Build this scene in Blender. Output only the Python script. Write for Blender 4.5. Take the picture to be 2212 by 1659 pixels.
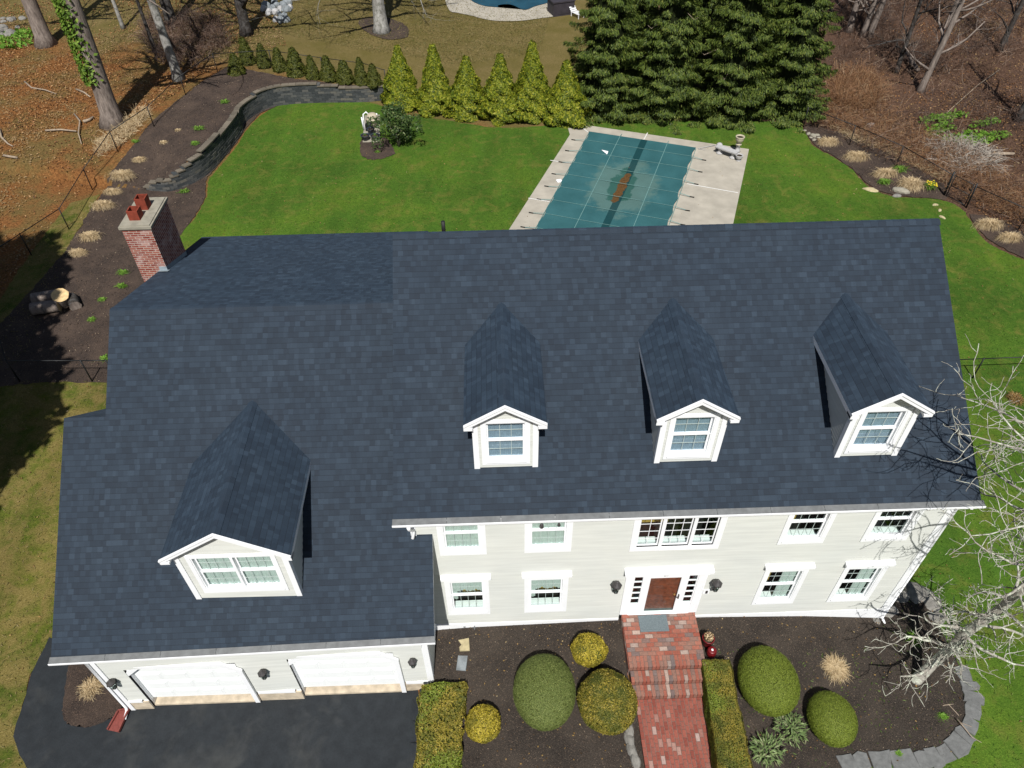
import bpy, bmesh, math, random
import numpy as np
from mathutils import Vector, Matrix
random.seed(7); rng = np.random.default_rng(7)
R_ = math.radians
sc = bpy.context.scene
for o in list(bpy.data.objects): bpy.data.objects.remove(o)
# ------------------------------------------------------------------ camera
FPX, PCX, PCY = 2107.3*2212/2880, 1106.0, 829.5          # in 2212-px-wide coordinates
CAM = np.array([4.027, -10.931, 21.352])
def _rot(p, y, r):
    p, y, r = R_(p), R_(y), R_(r)
    fwd = np.array([math.sin(y)*math.cos(p), math.cos(y)*math.cos(p), -math.sin(p)])
    right = np.array([math.cos(y), -math.sin(y), 0]); up = np.cross(right, fwd)
    return np.array([math.cos(r)*right+math.sin(r)*up, -math.sin(r)*right+math.cos(r)*up, fwd])
RC = _rot(44.644, 1.298, -.802)
cd = bpy.data.cameras.new('camera'); cam = bpy.data.objects.new('camera', cd); sc.collection.objects.link(cam)
cd.sensor_width = 36; cd.lens = 36*2107.3/2880; cd.clip_end = 2000; cd.clip_start = .1
M = Matrix([[RC[0][i], RC[1][i], -RC[2][i]] for i in range(3)]).to_4x4(); M.translation = Vector(CAM)
cam.matrix_world = M; sc.camera = cam
# ------------------------------------------------------------------ sky, sun, exposure
SUN_EL = 55.5
w = bpy.data.worlds.new('World'); sc.world = w; w.use_nodes = True
nt = w.node_tree; sky = nt.nodes.new('ShaderNodeTexSky'); sky.sky_type = 'NISHITA'; sky.sun_disc = False
sky.sun_elevation = R_(SUN_EL); sky.sun_rotation = R_(181)
bg = nt.nodes['Background']; bg.inputs[1].default_value = .05; nt.links.new(sky.outputs[0], bg.inputs[0])
sl = bpy.data.lights.new('sun', 'SUN'); sl.energy = 5.0; sl.angle = R_(.5); sl.color = (1, .975, .935)
so = bpy.data.objects.new('sun', sl); sc.collection.objects.link(so)
sd = Vector((0.02, math.cos(R_(SUN_EL)), -math.sin(R_(SUN_EL))))   # direction the light travels
so.rotation_euler = sd.to_track_quat('-Z', 'Y').to_euler(); so.location = (0, -20, 40)
sc.view_settings.view_transform = 'Standard'; sc.view_settings.look = 'None'; sc.view_settings.exposure = .2; sc.view_settings.gamma = 1
sc.render.engine = 'CYCLES'; sc.render.resolution_x = 1024; sc.render.resolution_y = 768
# ------------------------------------------------------------------ pixel helpers (for measuring positions on the ground)
def ray(px, py): return RC.T @ np.array([(px-PCX)/FPX, -(py-PCY)/FPX, 1.0])
def smooth(a, b, x): t = np.clip((x-a)/(b-a), 0, 1); return t*t*(3-2*t)
def Z(n, x, y):                                            # zoom tile n (1..9) coordinates -> 2212-wide coordinates
    return ((((n-1) % 3)*960+.434028*x)/1.30199, (((n-1)//3)*720+.434028*y)/1.30199)
def on_z(p, z): r = ray(*p); t = (z-CAM[2])/r[2]; return CAM+r*t
def proj(p): d = RC @ (np.array(p, float)-CAM); return PCX+FPX*d[0]/d[2], PCY-FPX*d[1]/d[2]
def h_at(base, py):
    lo, hi = 0., 30.
    for _ in range(40):
        m = (lo+hi)/2
        if proj(np.array(base)+[0, 0, m])[1] > py: lo = m
        else: hi = m
    return lo
# retaining wall curve: base points and heights
wb = [((935,1232),(932,1222)), ((1010,1240),(1000,1195)), ((1130,1237),(1110,1160)), ((1300,1165),(1280,1040)), ((1420,1060),(1400,925)), ((1560,880),(1540,762)), ((1590,800),(1575,700)),
      ((1700,722),(1690,608)), ((1830,682),(1820,562)), ((2030,668),(2020,551)), ((2212,665),(2200,572)), ((2350,662),(2345,572)), ((2492,650),(2490,562))]
WB = [on_z(Z(1, *a), 0) for a, b in wb]
WH = [max(.03, h_at(B, Z(1, *b)[1])) for B, (a, b) in zip(WB, wb)]
def catmull(P, n=6, closed=False):
    P = [np.array(p, float) for p in P]; out = []; N = len(P)
    rngs = range(N) if closed else range(N-1)
    for i in rngs:
        if closed: a, b, c, d = P[i-1], P[i], P[(i+1) % N], P[(i+2) % N]
        else: a, b, c, d = P[max(i-1, 0)], P[i], P[i+1], P[min(i+2, N-1)]
        for k in range(n):
            t = k/n
            out.append(.5*((2*b)+(c-a)*t+(2*a-5*b+4*c-d)*t*t+(3*b-a-3*c+d)*t**3))
    if not closed: out.append(P[-1])
    return out
WC = catmull([[B[0], B[1], h] for B, h in zip(WB, WH)], 6)
WCA = np.array(WC)
def wall_field(x, y):
    x = np.asarray(x, float); y = np.asarray(y, float)
    best = np.full(x.shape, 1e18); h = np.zeros(x.shape); side = np.zeros(x.shape)
    pts = WCA
    for i in range(len(pts)-1):
        a, b = pts[i], pts[i+1]; d = b[:2]-a[:2]; L = d@d
        t = ((x-a[0])*d[0]+(y-a[1])*d[1])/L
        tc = np.clip(t, 0, 1)
        qx = a[0]+d[0]*tc; qy = a[1]+d[1]*tc
        dd = (x-qx)**2+(y-qy)**2
        cr = d[0]*(y-a[1])-d[1]*(x-a[0])
        m = dd < best-1e-12
        best = np.where(m, dd, best); h = np.where(m, a[2]+(b[2]-a[2])*tc, h); side = np.where(m, np.sign(cr), side)
        if i == len(pts)-2:
            ex = np.clip((t-1)*math.sqrt(L), 0, 50); hend = ex
    dist = np.sqrt(best)*side
    num = np.zeros(x.shape); den = np.zeros(x.shape)
    for a in pts[::2]:
        w_ = 1/((x-a[0])**2+(y-a[1])**2+.08)**2; num += w_*a[2]; den += w_
    kb = smooth(.3, 1.6, np.sqrt(best)); h = h*(1-kb)+num/den*kb
    fade = 1-smooth(1, 10, hend)
    return h*smooth(.12, .28, dist)*np.where(dist > 0, fade, 0)
def H(x, y):
    x = np.asarray(x, float); y = np.asarray(y, float)
    A = np.interp(x, [1.6, 3, 7, 10, 13, 15.4, 18], [.22, .33, .45, .45, .3, .02, -.08])
    bed = A*(1-.75*smooth(0, -4.2, y)*0-.75*smooth(0, 4.2, -y))
    right = np.where(y > 0, A*(1-smooth(0, 3, y)), bed)
    left = -.42*(1-smooth(1, 9, y))
    k = smooth(1.3, 1.95, x)
    return left*(1-k)+right*k+wall_field(x, y)
def hit(px, py, dz=0.):
    r = ray(px, py); z = 0.
    for _ in range(30):
        p = CAM+r*((z+dz-CAM[2])/r[2]); z = .5*z+.5*float(H(p[0], p[1]))
    p = CAM+r*((z+dz-CAM[2])/r[2]); p[2] = z; return p
def gz(x, y): return float(H(x, y))
# ------------------------------------------------------------------ object helpers
COL = sc.collection
def tag(o, label, cat, group=None, kind=None):
    if label: o['label'] = label
    if cat: o['category'] = cat
    if group: o['group'] = group
    if kind: o['kind'] = kind
    return o
def thing(name, label, cat, loc=(0, 0, 0), rz=0, group=None):
    o = bpy.data.objects.new(name, None); COL.objects.link(o); o.location = loc; o.rotation_euler = (0, 0, rz)
    o.empty_display_size = .2
    return tag(o, label, cat, group)
class MB:
    def __init__(s): s.v = []; s.f = []; s.m = []; s.uv = []; s.n = 0; s.col = None; s.sm = []
    def face(s, pts, m=0, uv=None, sm=False):
        b = s.n
        s.v += [tuple(map(float, p)) for p in pts]; s.n += len(pts); s.f.append(tuple(range(b, b+len(pts)))); s.m.append(m); s.sm.append(sm)
        s.uv += list(uv) if uv is not None else [(0., 0.)]*len(pts)
    def box(s, x0, x1, y0, y1, z0, z1, m=0, skip=''):
        p = [(x0,y0,z0),(x1,y0,z0),(x1,y1,z0),(x0,y1,z0),(x0,y0,z1),(x1,y0,z1),(x1,y1,z1),(x0,y1,z1)]
        for k, ids in {'b':(3,2,1,0),'t':(4,5,6,7),'f':(0,1,5,4),'r':(1,2,6,5),'k':(2,3,7,6),'l':(3,0,4,7)}.items():
            if k not in skip: s.face([p[i] for i in ids], m)
    def obox(s, c, ax, ay, az, m=0):                        # oriented box: centre + three half-axis vectors
        c, ax, ay, az = map(lambda q: np.array(q, float), (c, ax, ay, az))
        p = [c+sx*ax+sy*ay+sz*az for sz in (-1, 1) for sx, sy in ((-1,-1),(1,-1),(1,1),(-1,1))]
        for ids in ((3,2,1,0),(4,5,6,7),(0,1,5,4),(1,2,6,5),(2,3,7,6),(3,0,4,7)): s.face([p[i] for i in ids], m)
    def shared(s, verts, faces, m=0, uvs=None, sm=True):
        b = s.n; s.v += [tuple(map(float, p)) for p in verts]; s.n += len(verts)
        for f in faces:
            s.f.append(tuple(b+i for i in f)); s.m.append(m); s.sm.append(sm)
            s.uv += [uvs[i] for i in f] if uvs is not None else [(0., 0.)]*len(f)
    def tube(s, pts, rad, n=7, m=0, cap=True):
        pts = [np.array(p, float) for p in pts]
        if not hasattr(rad, '__len__'): rad = [rad]*len(pts)
        V = []; F = []; prev = None
        for i, p in enumerate(pts):
            t = pts[min(i+1, len(pts)-1)]-pts[max(i-1, 0)]; t = t/(np.linalg.norm(t)+1e-9)
            if prev is None:
                a = np.array([0, 0, 1.]) if abs(t[2]) < .9 else np.array([1., 0, 0]); u = np.cross(t, a)
            else: u = prev-t*(prev@t)
            u = u/(np.linalg.norm(u)+1e-9); prev = u; v = np.cross(t, u)
            for k in range(n):
                a = 2*math.pi*k/n; V.append(p+rad[i]*(math.cos(a)*u+math.sin(a)*v))
        for i in range(len(pts)-1):
            for k in range(n): F.append((i*n+k, i*n+(k+1) % n, (i+1)*n+(k+1) % n, (i+1)*n+k))
        if cap: F.append(tuple(range(n-1, -1, -1))); F.append(tuple((len(pts)-1)*n+k for k in range(n)))
        uvs = [(k/n, i*.3) for i in range(len(pts)) for k in range(n)]
        s.shared(V, F, m, uvs)
    def lathe(s, c, prof, n=20, m=0, sx=1, sy=1):           # prof: (radius, z)
        V = [(c[0]+r*sx*math.cos(2*math.pi*k/n), c[1]+r*sy*math.sin(2*math.pi*k/n), c[2]+z) for r, z in prof for k in range(n)]
        F = [(i*n+k, i*n+(k+1) % n, (i+1)*n+(k+1) % n, (i+1)*n+k) for i in range(len(prof)-1) for k in range(n)]
        F.append(tuple(range(n-1, -1, -1))); F.append(tuple((len(prof)-1)*n+k for k in range(n)))
        s.shared(V, F, m)
    def build(s, name, mats, parent=None, loc=None):
        me = bpy.data.meshes.new(name); me.from_pydata(s.v, [], s.f)
        if not isinstance(mats, (list, tuple)): mats = [mats]
        for q in mats: me.materials.append(q)
        me.polygons.foreach_set('material_index', s.m); me.polygons.foreach_set('use_smooth', s.sm)
        l = me.uv_layers.new(name='UVMap'); l.data.foreach_set('uv', np.array(s.uv, dtype=np.float32).ravel())
        me.update(); o = bpy.data.objects.new(name, me); COL.objects.link(o)
        if parent is not None: o.parent = parent
        if loc is not None: o.location = loc
        return o
def fast_quads(name, Q, mats, parent=None, mi=None):        # Q: (n,4,3) array of separate quads
    n = len(Q); me = bpy.data.meshes.new(name)
    me.vertices.add(n*4); me.vertices.foreach_set('co', Q.reshape(-1).astype(np.float32))
    me.loops.add(n*4); me.loops.foreach_set('vertex_index', np.arange(n*4, dtype=np.int32))
    me.polygons.add(n); me.polygons.foreach_set('loop_start', np.arange(0, n*4, 4, dtype=np.int32)); me.polygons.foreach_set('loop_total', np.full(n, 4, dtype=np.int32))
    for q in (mats if isinstance(mats, (list, tuple)) else [mats]): me.materials.append(q)
    if mi is not None: me.polygons.foreach_set('material_index', np.asarray(mi, dtype=np.int32))
    me.update(calc_edges=True); me.validate(); o = bpy.data.objects.new(name, me); COL.objects.link(o)
    if parent is not None: o.parent = parent
    return o
def leafquads(P, N, L, W, jit=.6, up=None):
    """leaf quads at P with normals about N; L, W lengths; up: preferred long axis"""
    n = len(P); N = N+rng.normal(0, jit, (n, 3)); N /= np.linalg.norm(N, axis=1)[:, None]+1e-9
    A = rng.normal(0, 1, (n, 3)) if up is None else up+rng.normal(0, .35, (n, 3))
    U = A-N*np.sum(A*N, 1)[:, None]; U /= np.linalg.norm(U, axis=1)[:, None]+1e-9; V = np.cross(N, U)
    L = (np.ones(n)*L*rng.uniform(.7, 1.3, n))[:, None]/2; W = (np.ones(n)*W*rng.uniform(.7, 1.3, n))[:, None]/2
    return np.stack([P-U*L-V*W*.5, P-U*L*.2+V*W, P+U*L+V*W*.2, P+U*L*.1-V*W], 1)
def copy_tree(o, parent=None, loc=None, rz=None, scale=None, label=None):
    c = o.copy(); COL.objects.link(c); c.parent = parent
    for ch in o.children: copy_tree(ch, c)
    if loc is not None: c.location = loc
    if rz is not None: c.rotation_euler = (0, 0, rz)
    if scale is not None: c.scale = scale
    if label: c['label'] = label
    return c
# ------------------------------------------------------------------ materials
def newmat(name, rough=.8, spec=.3):
    m = bpy.data.materials.new(name); m.use_nodes = True; b = m.node_tree.nodes['Principled BSDF']
    b.inputs['Roughness'].default_value = rough; b.inputs['Specular IOR Level'].default_value = spec
    return m, m.node_tree, b
def N(nt, t, **kw):
    n = nt.nodes.new('ShaderNode'+t)
    for k, v in kw.items(): setattr(n, k, v)
    return n
def rgb(c): return (c[0], c[1], c[2], 1)
def ramp(nt, stops, src=None, interp='LINEAR'):
    r = N(nt, 'ValToRGB'); r.color_ramp.interpolation = interp
    e = r.color_ramp.elements
    while len(e) < len(stops): e.new(.5)
    for q, (p, c) in zip(e, stops): q.position = p; q.color = rgb(c)
    if src is not None: nt.links.new(src, r.inputs[0])
    return r
def noise(nt, scale, detail=4, vec=None, rough=.55, dist=0):
    n = N(nt, 'TexNoise'); n.inputs['Scale'].default_value = scale; n.inputs['Detail'].default_value = detail; n.inputs['Roughness'].default_value = rough; n.inputs['Distortion'].default_value = dist
    if vec is not None: nt.links.new(vec, n.inputs['Vector'])
    return n.outputs[0]
def mixc(nt, f, a, b, mode='MIX'):
    m = N(nt, 'MixRGB', blend_type=mode)
    for i, x in ((0, f), (1, a), (2, b)):
        if isinstance(x, (int, float)): m.inputs[i].default_value = x
        elif isinstance(x, tuple): m.inputs[i].default_value = rgb(x)
        else: nt.links.new(x, m.inputs[i])
    return m.outputs[0]
def math_(nt, op, a, b=None, c=None):
    m = N(nt, 'Math', operation=op)
    for i, x in enumerate((a, b, c)):
        if x is None: continue
        if isinstance(x, (int, float)): m.inputs[i].default_value = x
        else: nt.links.new(x, m.inputs[i])
    return m.outputs[0]
def bump(nt, b, h, strength=.4, dist=.02):
    n = N(nt, 'Bump'); n.inputs['Strength'].default_value = strength; n.inputs['Distance'].default_value = dist
    nt.links.new(h, n.inputs['Height']); nt.links.new(n.outputs[0], b.inputs['Normal'])
def pos(nt): return N(nt, 'NewGeometry').outputs['Position']
def plain(name, c, rough=.6, spec=.3, var=.08, scale=3., metal=0, bmp=0):
    m, nt, b = newmat(name, rough, spec); v = pos(nt)
    n = noise(nt, scale, 5, v)
    r = ramp(nt, [(.3, tuple(x*(1-var) for x in c)), (.7, tuple(min(1, x*(1+var)) for x in c))], n)
    nt.links.new(r.outputs[0], b.inputs['Base Color']); b.inputs['Metallic'].default_value = metal
    if bmp: bump(nt, b, noise(nt, scale*8, 4, v), bmp)
    return m
def leafmat(name, stops, rough=.6, spec=.25, trans=.25, patch=1.2, patchcol=None, patchamt=.5):
    m, nt, b = newmat(name, rough, spec)
    ri = N(nt, 'NewGeometry').outputs['Random Per Island']
    r = ramp(nt, stops, ri).outputs[0]
    if patch and patchcol is not None:
        f = ramp(nt, [(.45, (0, 0, 0)), (.62, (patchamt,)*3)], noise(nt, patch, 3, N(nt, 'TexCoord').outputs['Object'])).outputs[0]
        r = mixc(nt, f, r, patchcol)
    nt.links.new(r, b.inputs['Base Color'])
    if trans:
        t = N(nt, 'BsdfTranslucent'); nt.links.new(r, t.inputs[0]); mx = N(nt, 'MixShader'); mx.inputs[0].default_value = trans
        out = nt.nodes['Material Output']; nt.links.new(b.outputs[0], mx.inputs[1]); nt.links.new(t.outputs[0], mx.inputs[2]); nt.links.new(mx.outputs[0], out.inputs[0])
    return m
def lawnmat(name, dry, greens):
    m, nt, b = newmat(name, .9, .1); v = pos(nt)
    n1 = noise(nt, .35, 4, v); n2 = noise(nt, 2.2, 5, v, .65); n3 = noise(nt, 22, 3, v, .7); n4 = noise(nt, 1.1, 6, v, .6, .8)
    c = ramp(nt, [(.3, greens[0]), (.55, greens[1]), (.75, greens[2])], n3).outputs[0]
    c = mixc(nt, ramp(nt, [(.35, (0, 0, 0)), (.7, (.6,)*3)], n1).outputs[0], c, greens[3])
    c = mixc(nt, .85, c, ramp(nt, [(.32, (.72, .74, .8)), (.5, (1,)*3), (.68, (1.45, 1.22, 1.1))], noise(nt, .16, 4, v, .6, .5)).outputs[0], 'MULTIPLY')
    c = mixc(nt, .7, c, ramp(nt, [(.3, (.7, .75, .7)), (.7, (1.3, 1.2, 1.1))], noise(nt, 5, 4, v, .7)).outputs[0], 'MULTIPLY')
    f = math_(nt, 'MULTIPLY', ramp(nt, [(dry[0], (0, 0, 0)), (dry[1], (1,)*3)], math_(nt, 'ADD', math_(nt, 'MULTIPLY', n4, .6), math_(nt, 'MULTIPLY', n2, .4))).outputs[0], dry[2])
    dc = ramp(nt, [(.3, dry[3]), (.7, dry[4])], n3).outputs[0]
    c = mixc(nt, f, c, dc)
    mp = N(nt, 'Mapping'); mp.inputs['Rotation'].default_value = (0, 0, .35); mp.inputs['Scale'].default_value = (1.1, .2, 1); nt.links.new(v, mp.inputs['Vector'])
    c = mixc(nt, .35, c, ramp(nt, [(.38, (.72,)*3), (.62, (1.2,)*3)], noise(nt, .8, 3, mp.outputs[0])).outputs[0], 'MULTIPLY')
    c = mixc(nt, .9, c, ramp(nt, [(.25, (.45,)*3), (.75, (1.45,)*3)], noise(nt, 60, 2, v, .8)).outputs[0], 'MULTIPLY')
    nt.links.new(c, b.inputs['Base Color'])
    bump(nt, b, n3, .7, .06)
    return m
def mulchmat(name, c0, c1, c2):
    m, nt, b = newmat(name, .95, .1); v = pos(nt)
    n3 = noise(nt, 35, 4, v, .75); n1 = noise(nt, .9, 5, v, .6)
    c = ramp(nt, [(.3, c0), (.55, c1), (.72, c2)], n3).outputs[0]
    c = mixc(nt, ramp(nt, [(.4, (0, 0, 0)), (.7, (.5,)*3)], n1).outputs[0], c, c2)
    vo = N(nt, 'TexVoronoi'); vo.inputs['Scale'].default_value = 45; nt.links.new(v, vo.inputs['Vector'])
    chips = ramp(nt, [(.9, (0, 0, 0)), (.95, (.25,)*3)], N_sep(nt, vo.outputs['Color'])).outputs[0]
    c = mixc(nt, chips, c, (c2[0]*2.4, c2[1]*2.2, c2[2]*2))
    nt.links.new(c, b.inputs['Base Color']); bump(nt, b, n3, .9, .05)
    return m
def N_sep(nt, col):
    s = N(nt, 'SeparateColor'); nt.links.new(col, s.inputs[0]); return s.outputs[0]
def leaflitter():
    m, nt, b = newmat('leaf_litter', .95, .1); v = pos(nt)
    n3 = noise(nt, 9, 6, v, .75); n1 = noise(nt, .22, 4, v, .6, .6); n2 = noise(nt, .45, 5, v, .65)
    oran = ramp(nt, [(.3, (.04, .02, .01)), (.45, (.15, .065, .022)), (.6, (.27, .12, .04)), (.74, (.36, .22, .1))], n3).outputs[0]
    oliv = ramp(nt, [(.28, (.05, .045, .015)), (.5, (.12, .1, .035)), (.75, (.2, .17, .07))], n3).outputs[0]
    c = mixc(nt, ramp(nt, [(.42, (0, 0, 0)), (.6, (.7,)*3)], n2).outputs[0], oran, oliv)
    # warm grey-brown towards the wood on the right (x > 18), olive tan turf far behind (y > 44)
    sx = N(nt, 'SeparateXYZ'); nt.links.new(v, sx.inputs[0])
    gx = math_(nt, 'ADD', sx.outputs[0], math_(nt, 'MULTIPLY', math_(nt, 'SUBTRACT', n1, .5), 8))
    fr = N(nt, 'MapRange'); fr.inputs[1].default_value = 15; fr.inputs[2].default_value = 19; nt.links.new(gx, fr.inputs[0])
    brn = ramp(nt, [(.3, (.022, .013, .009)), (.48, (.085, .048, .032)), (.72, (.2, .125, .08))], n3).outputs[0]
    turf = ramp(nt, [(.3, (.085, .075, .025)), (.5, (.16, .12, .045)), (.75, (.24, .19, .085))], n3).outputs[0]
    turf = mixc(nt, ramp(nt, [(.4, (0, 0, 0)), (.65, (.7,)*3)], n2).outputs[0], turf, (.1, .085, .02))
    gy = math_(nt, 'ADD', math_(nt, 'ADD', sx.outputs[1], math_(nt, 'MULTIPLY', sx.outputs[0], .45)), math_(nt, 'MULTIPLY', math_(nt, 'SUBTRACT', n1, .5), 8))
    fy = N(nt, 'MapRange'); fy.inputs[1].default_value = 33; fy.inputs[2].default_value = 36; nt.links.new(gy, fy.inputs[0])
    c = mixc(nt, fy.outputs[0], c, turf); c = mixc(nt, fr.outputs[0], c, brn)
    nt.links.new(c, b.inputs['Base Color']); bump(nt, b, n3, .8, .12)
    return m
def shinglemat():
    m, nt, b = newmat('shingles', .8, .35); b.inputs['Diffuse Roughness'].default_value = .6
    uv = N(nt, 'UVMap').outputs[0]; sx = N(nt, 'SeparateXYZ'); nt.links.new(uv, sx.inputs[0]); u, v = sx.outputs[0], sx.outputs[1]
    E = .145
    row = math_(nt, 'FLOOR', math_(nt, 'DIVIDE', v, E)); fv = math_(nt, 'FRACT', math_(nt, 'DIVIDE', v, E))
    def tabs(wd, off):
        wn = N(nt, 'TexWhiteNoise', noise_dimensions='1D'); nt.links.new(math_(nt, 'ADD', row, off), wn.inputs['W'])
        uu = math_(nt, 'ADD', math_(nt, 'DIVIDE', u, wd), math_(nt, 'MULTIPLY', wn.outputs[0], 17.))
        # wobble the tab widths
        cell = math_(nt, 'FLOOR', uu); cb = N(nt, 'CombineXYZ'); nt.links.new(cell, cb.inputs[0]); nt.links.new(math_(nt, 'ADD', row, off), cb.inputs[1])
        w2 = N(nt, 'TexWhiteNoise', noise_dimensions='3D'); nt.links.new(cb.outputs[0], w2.inputs[0])
        return w2.outputs[0], math_(nt, 'FRACT', uu)
    a, fa = tabs(.135, 3.); c2, fc = tabs(.3, 91.)
    t = math_(nt, 'ADD', math_(nt, 'MULTIPLY', a, .7), math_(nt, 'MULTIPLY', c2, .3))
    col = ramp(nt, [(.1, (.0128, .0215, .035)), (.5, (.0168, .0285, .0455)), (.8, (.0212, .0352, .055)), (.95, (.0262, .0425, .065))], t).outputs[0]
    gran = noise(nt, 160, 2, uv, .8); big = noise(nt, .5, 3, uv)
    col = mixc(nt, .8, col, ramp(nt, [(.3, (.6,)*3), (.7, (1.45,)*3)], gran).outputs[0], 'MULTIPLY')
    col = mixc(nt, .5, col, ramp(nt, [(.35, (.82, .88, .9)), (.65, (1.12, 1.08, 1.02))], big).outputs[0], 'MULTIPLY')
    edge = ramp(nt, [(.0, (.3,)*3), (.13, (1,)*3)], fv).outputs[0]  # shadow gap painted as a dark line along the foot of each course
    tab = ramp(nt, [(.0, (.6,)*3), (.06, (1,)*3)], fa).outputs[0]
    col = mixc(nt, .8, col, edge, 'MULTIPLY'); col = mixc(nt, .5, col, tab, 'MULTIPLY')
    nt.links.new(col, b.inputs['Base Color'])
    hh = math_(nt, 'ADD', math_(nt, 'SUBTRACT', 1., fv), math_(nt, 'MULTIPLY', a, .5))
    bump(nt, b, math_(nt, 'ADD', hh, math_(nt, 'MULTIPLY', gran, .3)), .5, .012)
    return m
def brickmat(name='chimney_brick'):
    m, nt, b = newmat(name, .85, .2)
    uv = N(nt, 'UVMap').outputs[0]
    br = N(nt, 'TexBrick'); nt.links.new(uv, br.inputs['Vector']); br.inputs['Scale'].default_value = 1
    br.inputs['Brick Width'].default_value = .215; br.inputs['Row Height'].default_value = .075; br.inputs['Mortar Size'].default_value = .007; br.inputs['Bias'].default_value = -.1
    br.inputs['Color1'].default_value = (.2, .04, .028, 1); br.inputs['Color2'].default_value = (.36, .14, .1, 1); br.inputs['Mortar'].default_value = (.5, .45, .4, 1)
    c = mixc(nt, ramp(nt, [(.52, (0, 0, 0)), (.7, (.5,)*3)], noise(nt, 2.5, 4, uv)).outputs[0], br.outputs[0], (.62, .5, .46))
    c = mixc(nt, .6, c, ramp(nt, [(.3, (.7,)*3), (.7, (1.2,)*3)], noise(nt, 30, 4, uv)).outputs[0], 'MULTIPLY')
    nt.links.new(c, b.inputs['Base Color']); bump(nt, b, math_(nt, 'SUBTRACT', 1., br.outputs['Fac']), .5, .01)
    return m
def islandmat(name, stops, rough=.8, scale=20, interp='LINEAR', spec=.3, bmp=.4):
    m, nt, b = newmat(name, rough, spec); ri = N(nt, 'NewGeometry').outputs['Random Per Island']
    c = ramp(nt, stops, ri, interp).outputs[0]; v = pos(nt)
    c = mixc(nt, .7, c, ramp(nt, [(.3, (.65,)*3), (.7, (1.3,)*3)], noise(nt, scale, 5, v, .65)).outputs[0], 'MULTIPLY')
    nt.links.new(c, b.inputs['Base Color']); bump(nt, b, noise(nt, scale*1.5, 4, v), bmp, .01)
    return m
def sidingmat(name, c):
    m, nt, b = newmat(name, .6, .25); v = pos(nt)
    mp = N(nt, 'Mapping'); mp.inputs['Scale'].default_value = (.6, .6, 9); nt.links.new(v, mp.inputs['Vector'])
    n = noise(nt, 1.2, 5, mp.outputs[0]); n2 = noise(nt, .6, 4, v)
    col = ramp(nt, [(.3, tuple(x*.9 for x in c)), (.7, tuple(min(1, x*1.06) for x in c))], n).outputs[0]
    col = mixc(nt, .4, col, ramp(nt, [(.3, (.88, .9, .92)), (.7, (1.04, 1.03, 1.0))], n2).outputs[0], 'MULTIPLY')
    nt.links.new(col, b.inputs['Base Color']); return m
def barkmat(name, c0, c1, lich=None, la=.6, sc_=7):
    m, nt, b = newmat(name, .95, .1); v = pos(nt)
    mp = N(nt, 'Mapping'); mp.inputs['Scale'].default_value = (1, 1, .25); nt.links.new(v, mp.inputs['Vector'])
    n = noise(nt, sc_, 5, mp.outputs[0], .7)
    c = ramp(nt, [(.3, c0), (.7, c1)], n).outputs[0]
    if lich: c = mixc(nt, ramp(nt, [(.47, (0, 0, 0)), (.6, (la,)*3)], noise(nt, 4.5, 5, v, .7)).outputs[0], c, lich)
    nt.links.new(c, b.inputs['Base Color']); bump(nt, b, n, .8, .05); return m
def glassmat(name, tint, mix=.35, refl=(.75, .85, .95)):
    m, nt, b = newmat(name, .03, .5); out = nt.nodes['Material Output']
    t = N(nt, 'BsdfTransparent'); t.inputs[0].default_value = rgb(tint); g = N(nt, 'BsdfGlossy'); g.inputs['Roughness'].default_value = .02; g.inputs[0].default_value = rgb(refl)
    mx = N(nt, 'MixShader'); mx.inputs[0].default_value = .07+mix; nt.links.new(t.outputs[0], mx.inputs[1]); nt.links.new(g.outputs[0], mx.inputs[2]); nt.links.new(mx.outputs[0], out.inputs[0])
    return m
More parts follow.
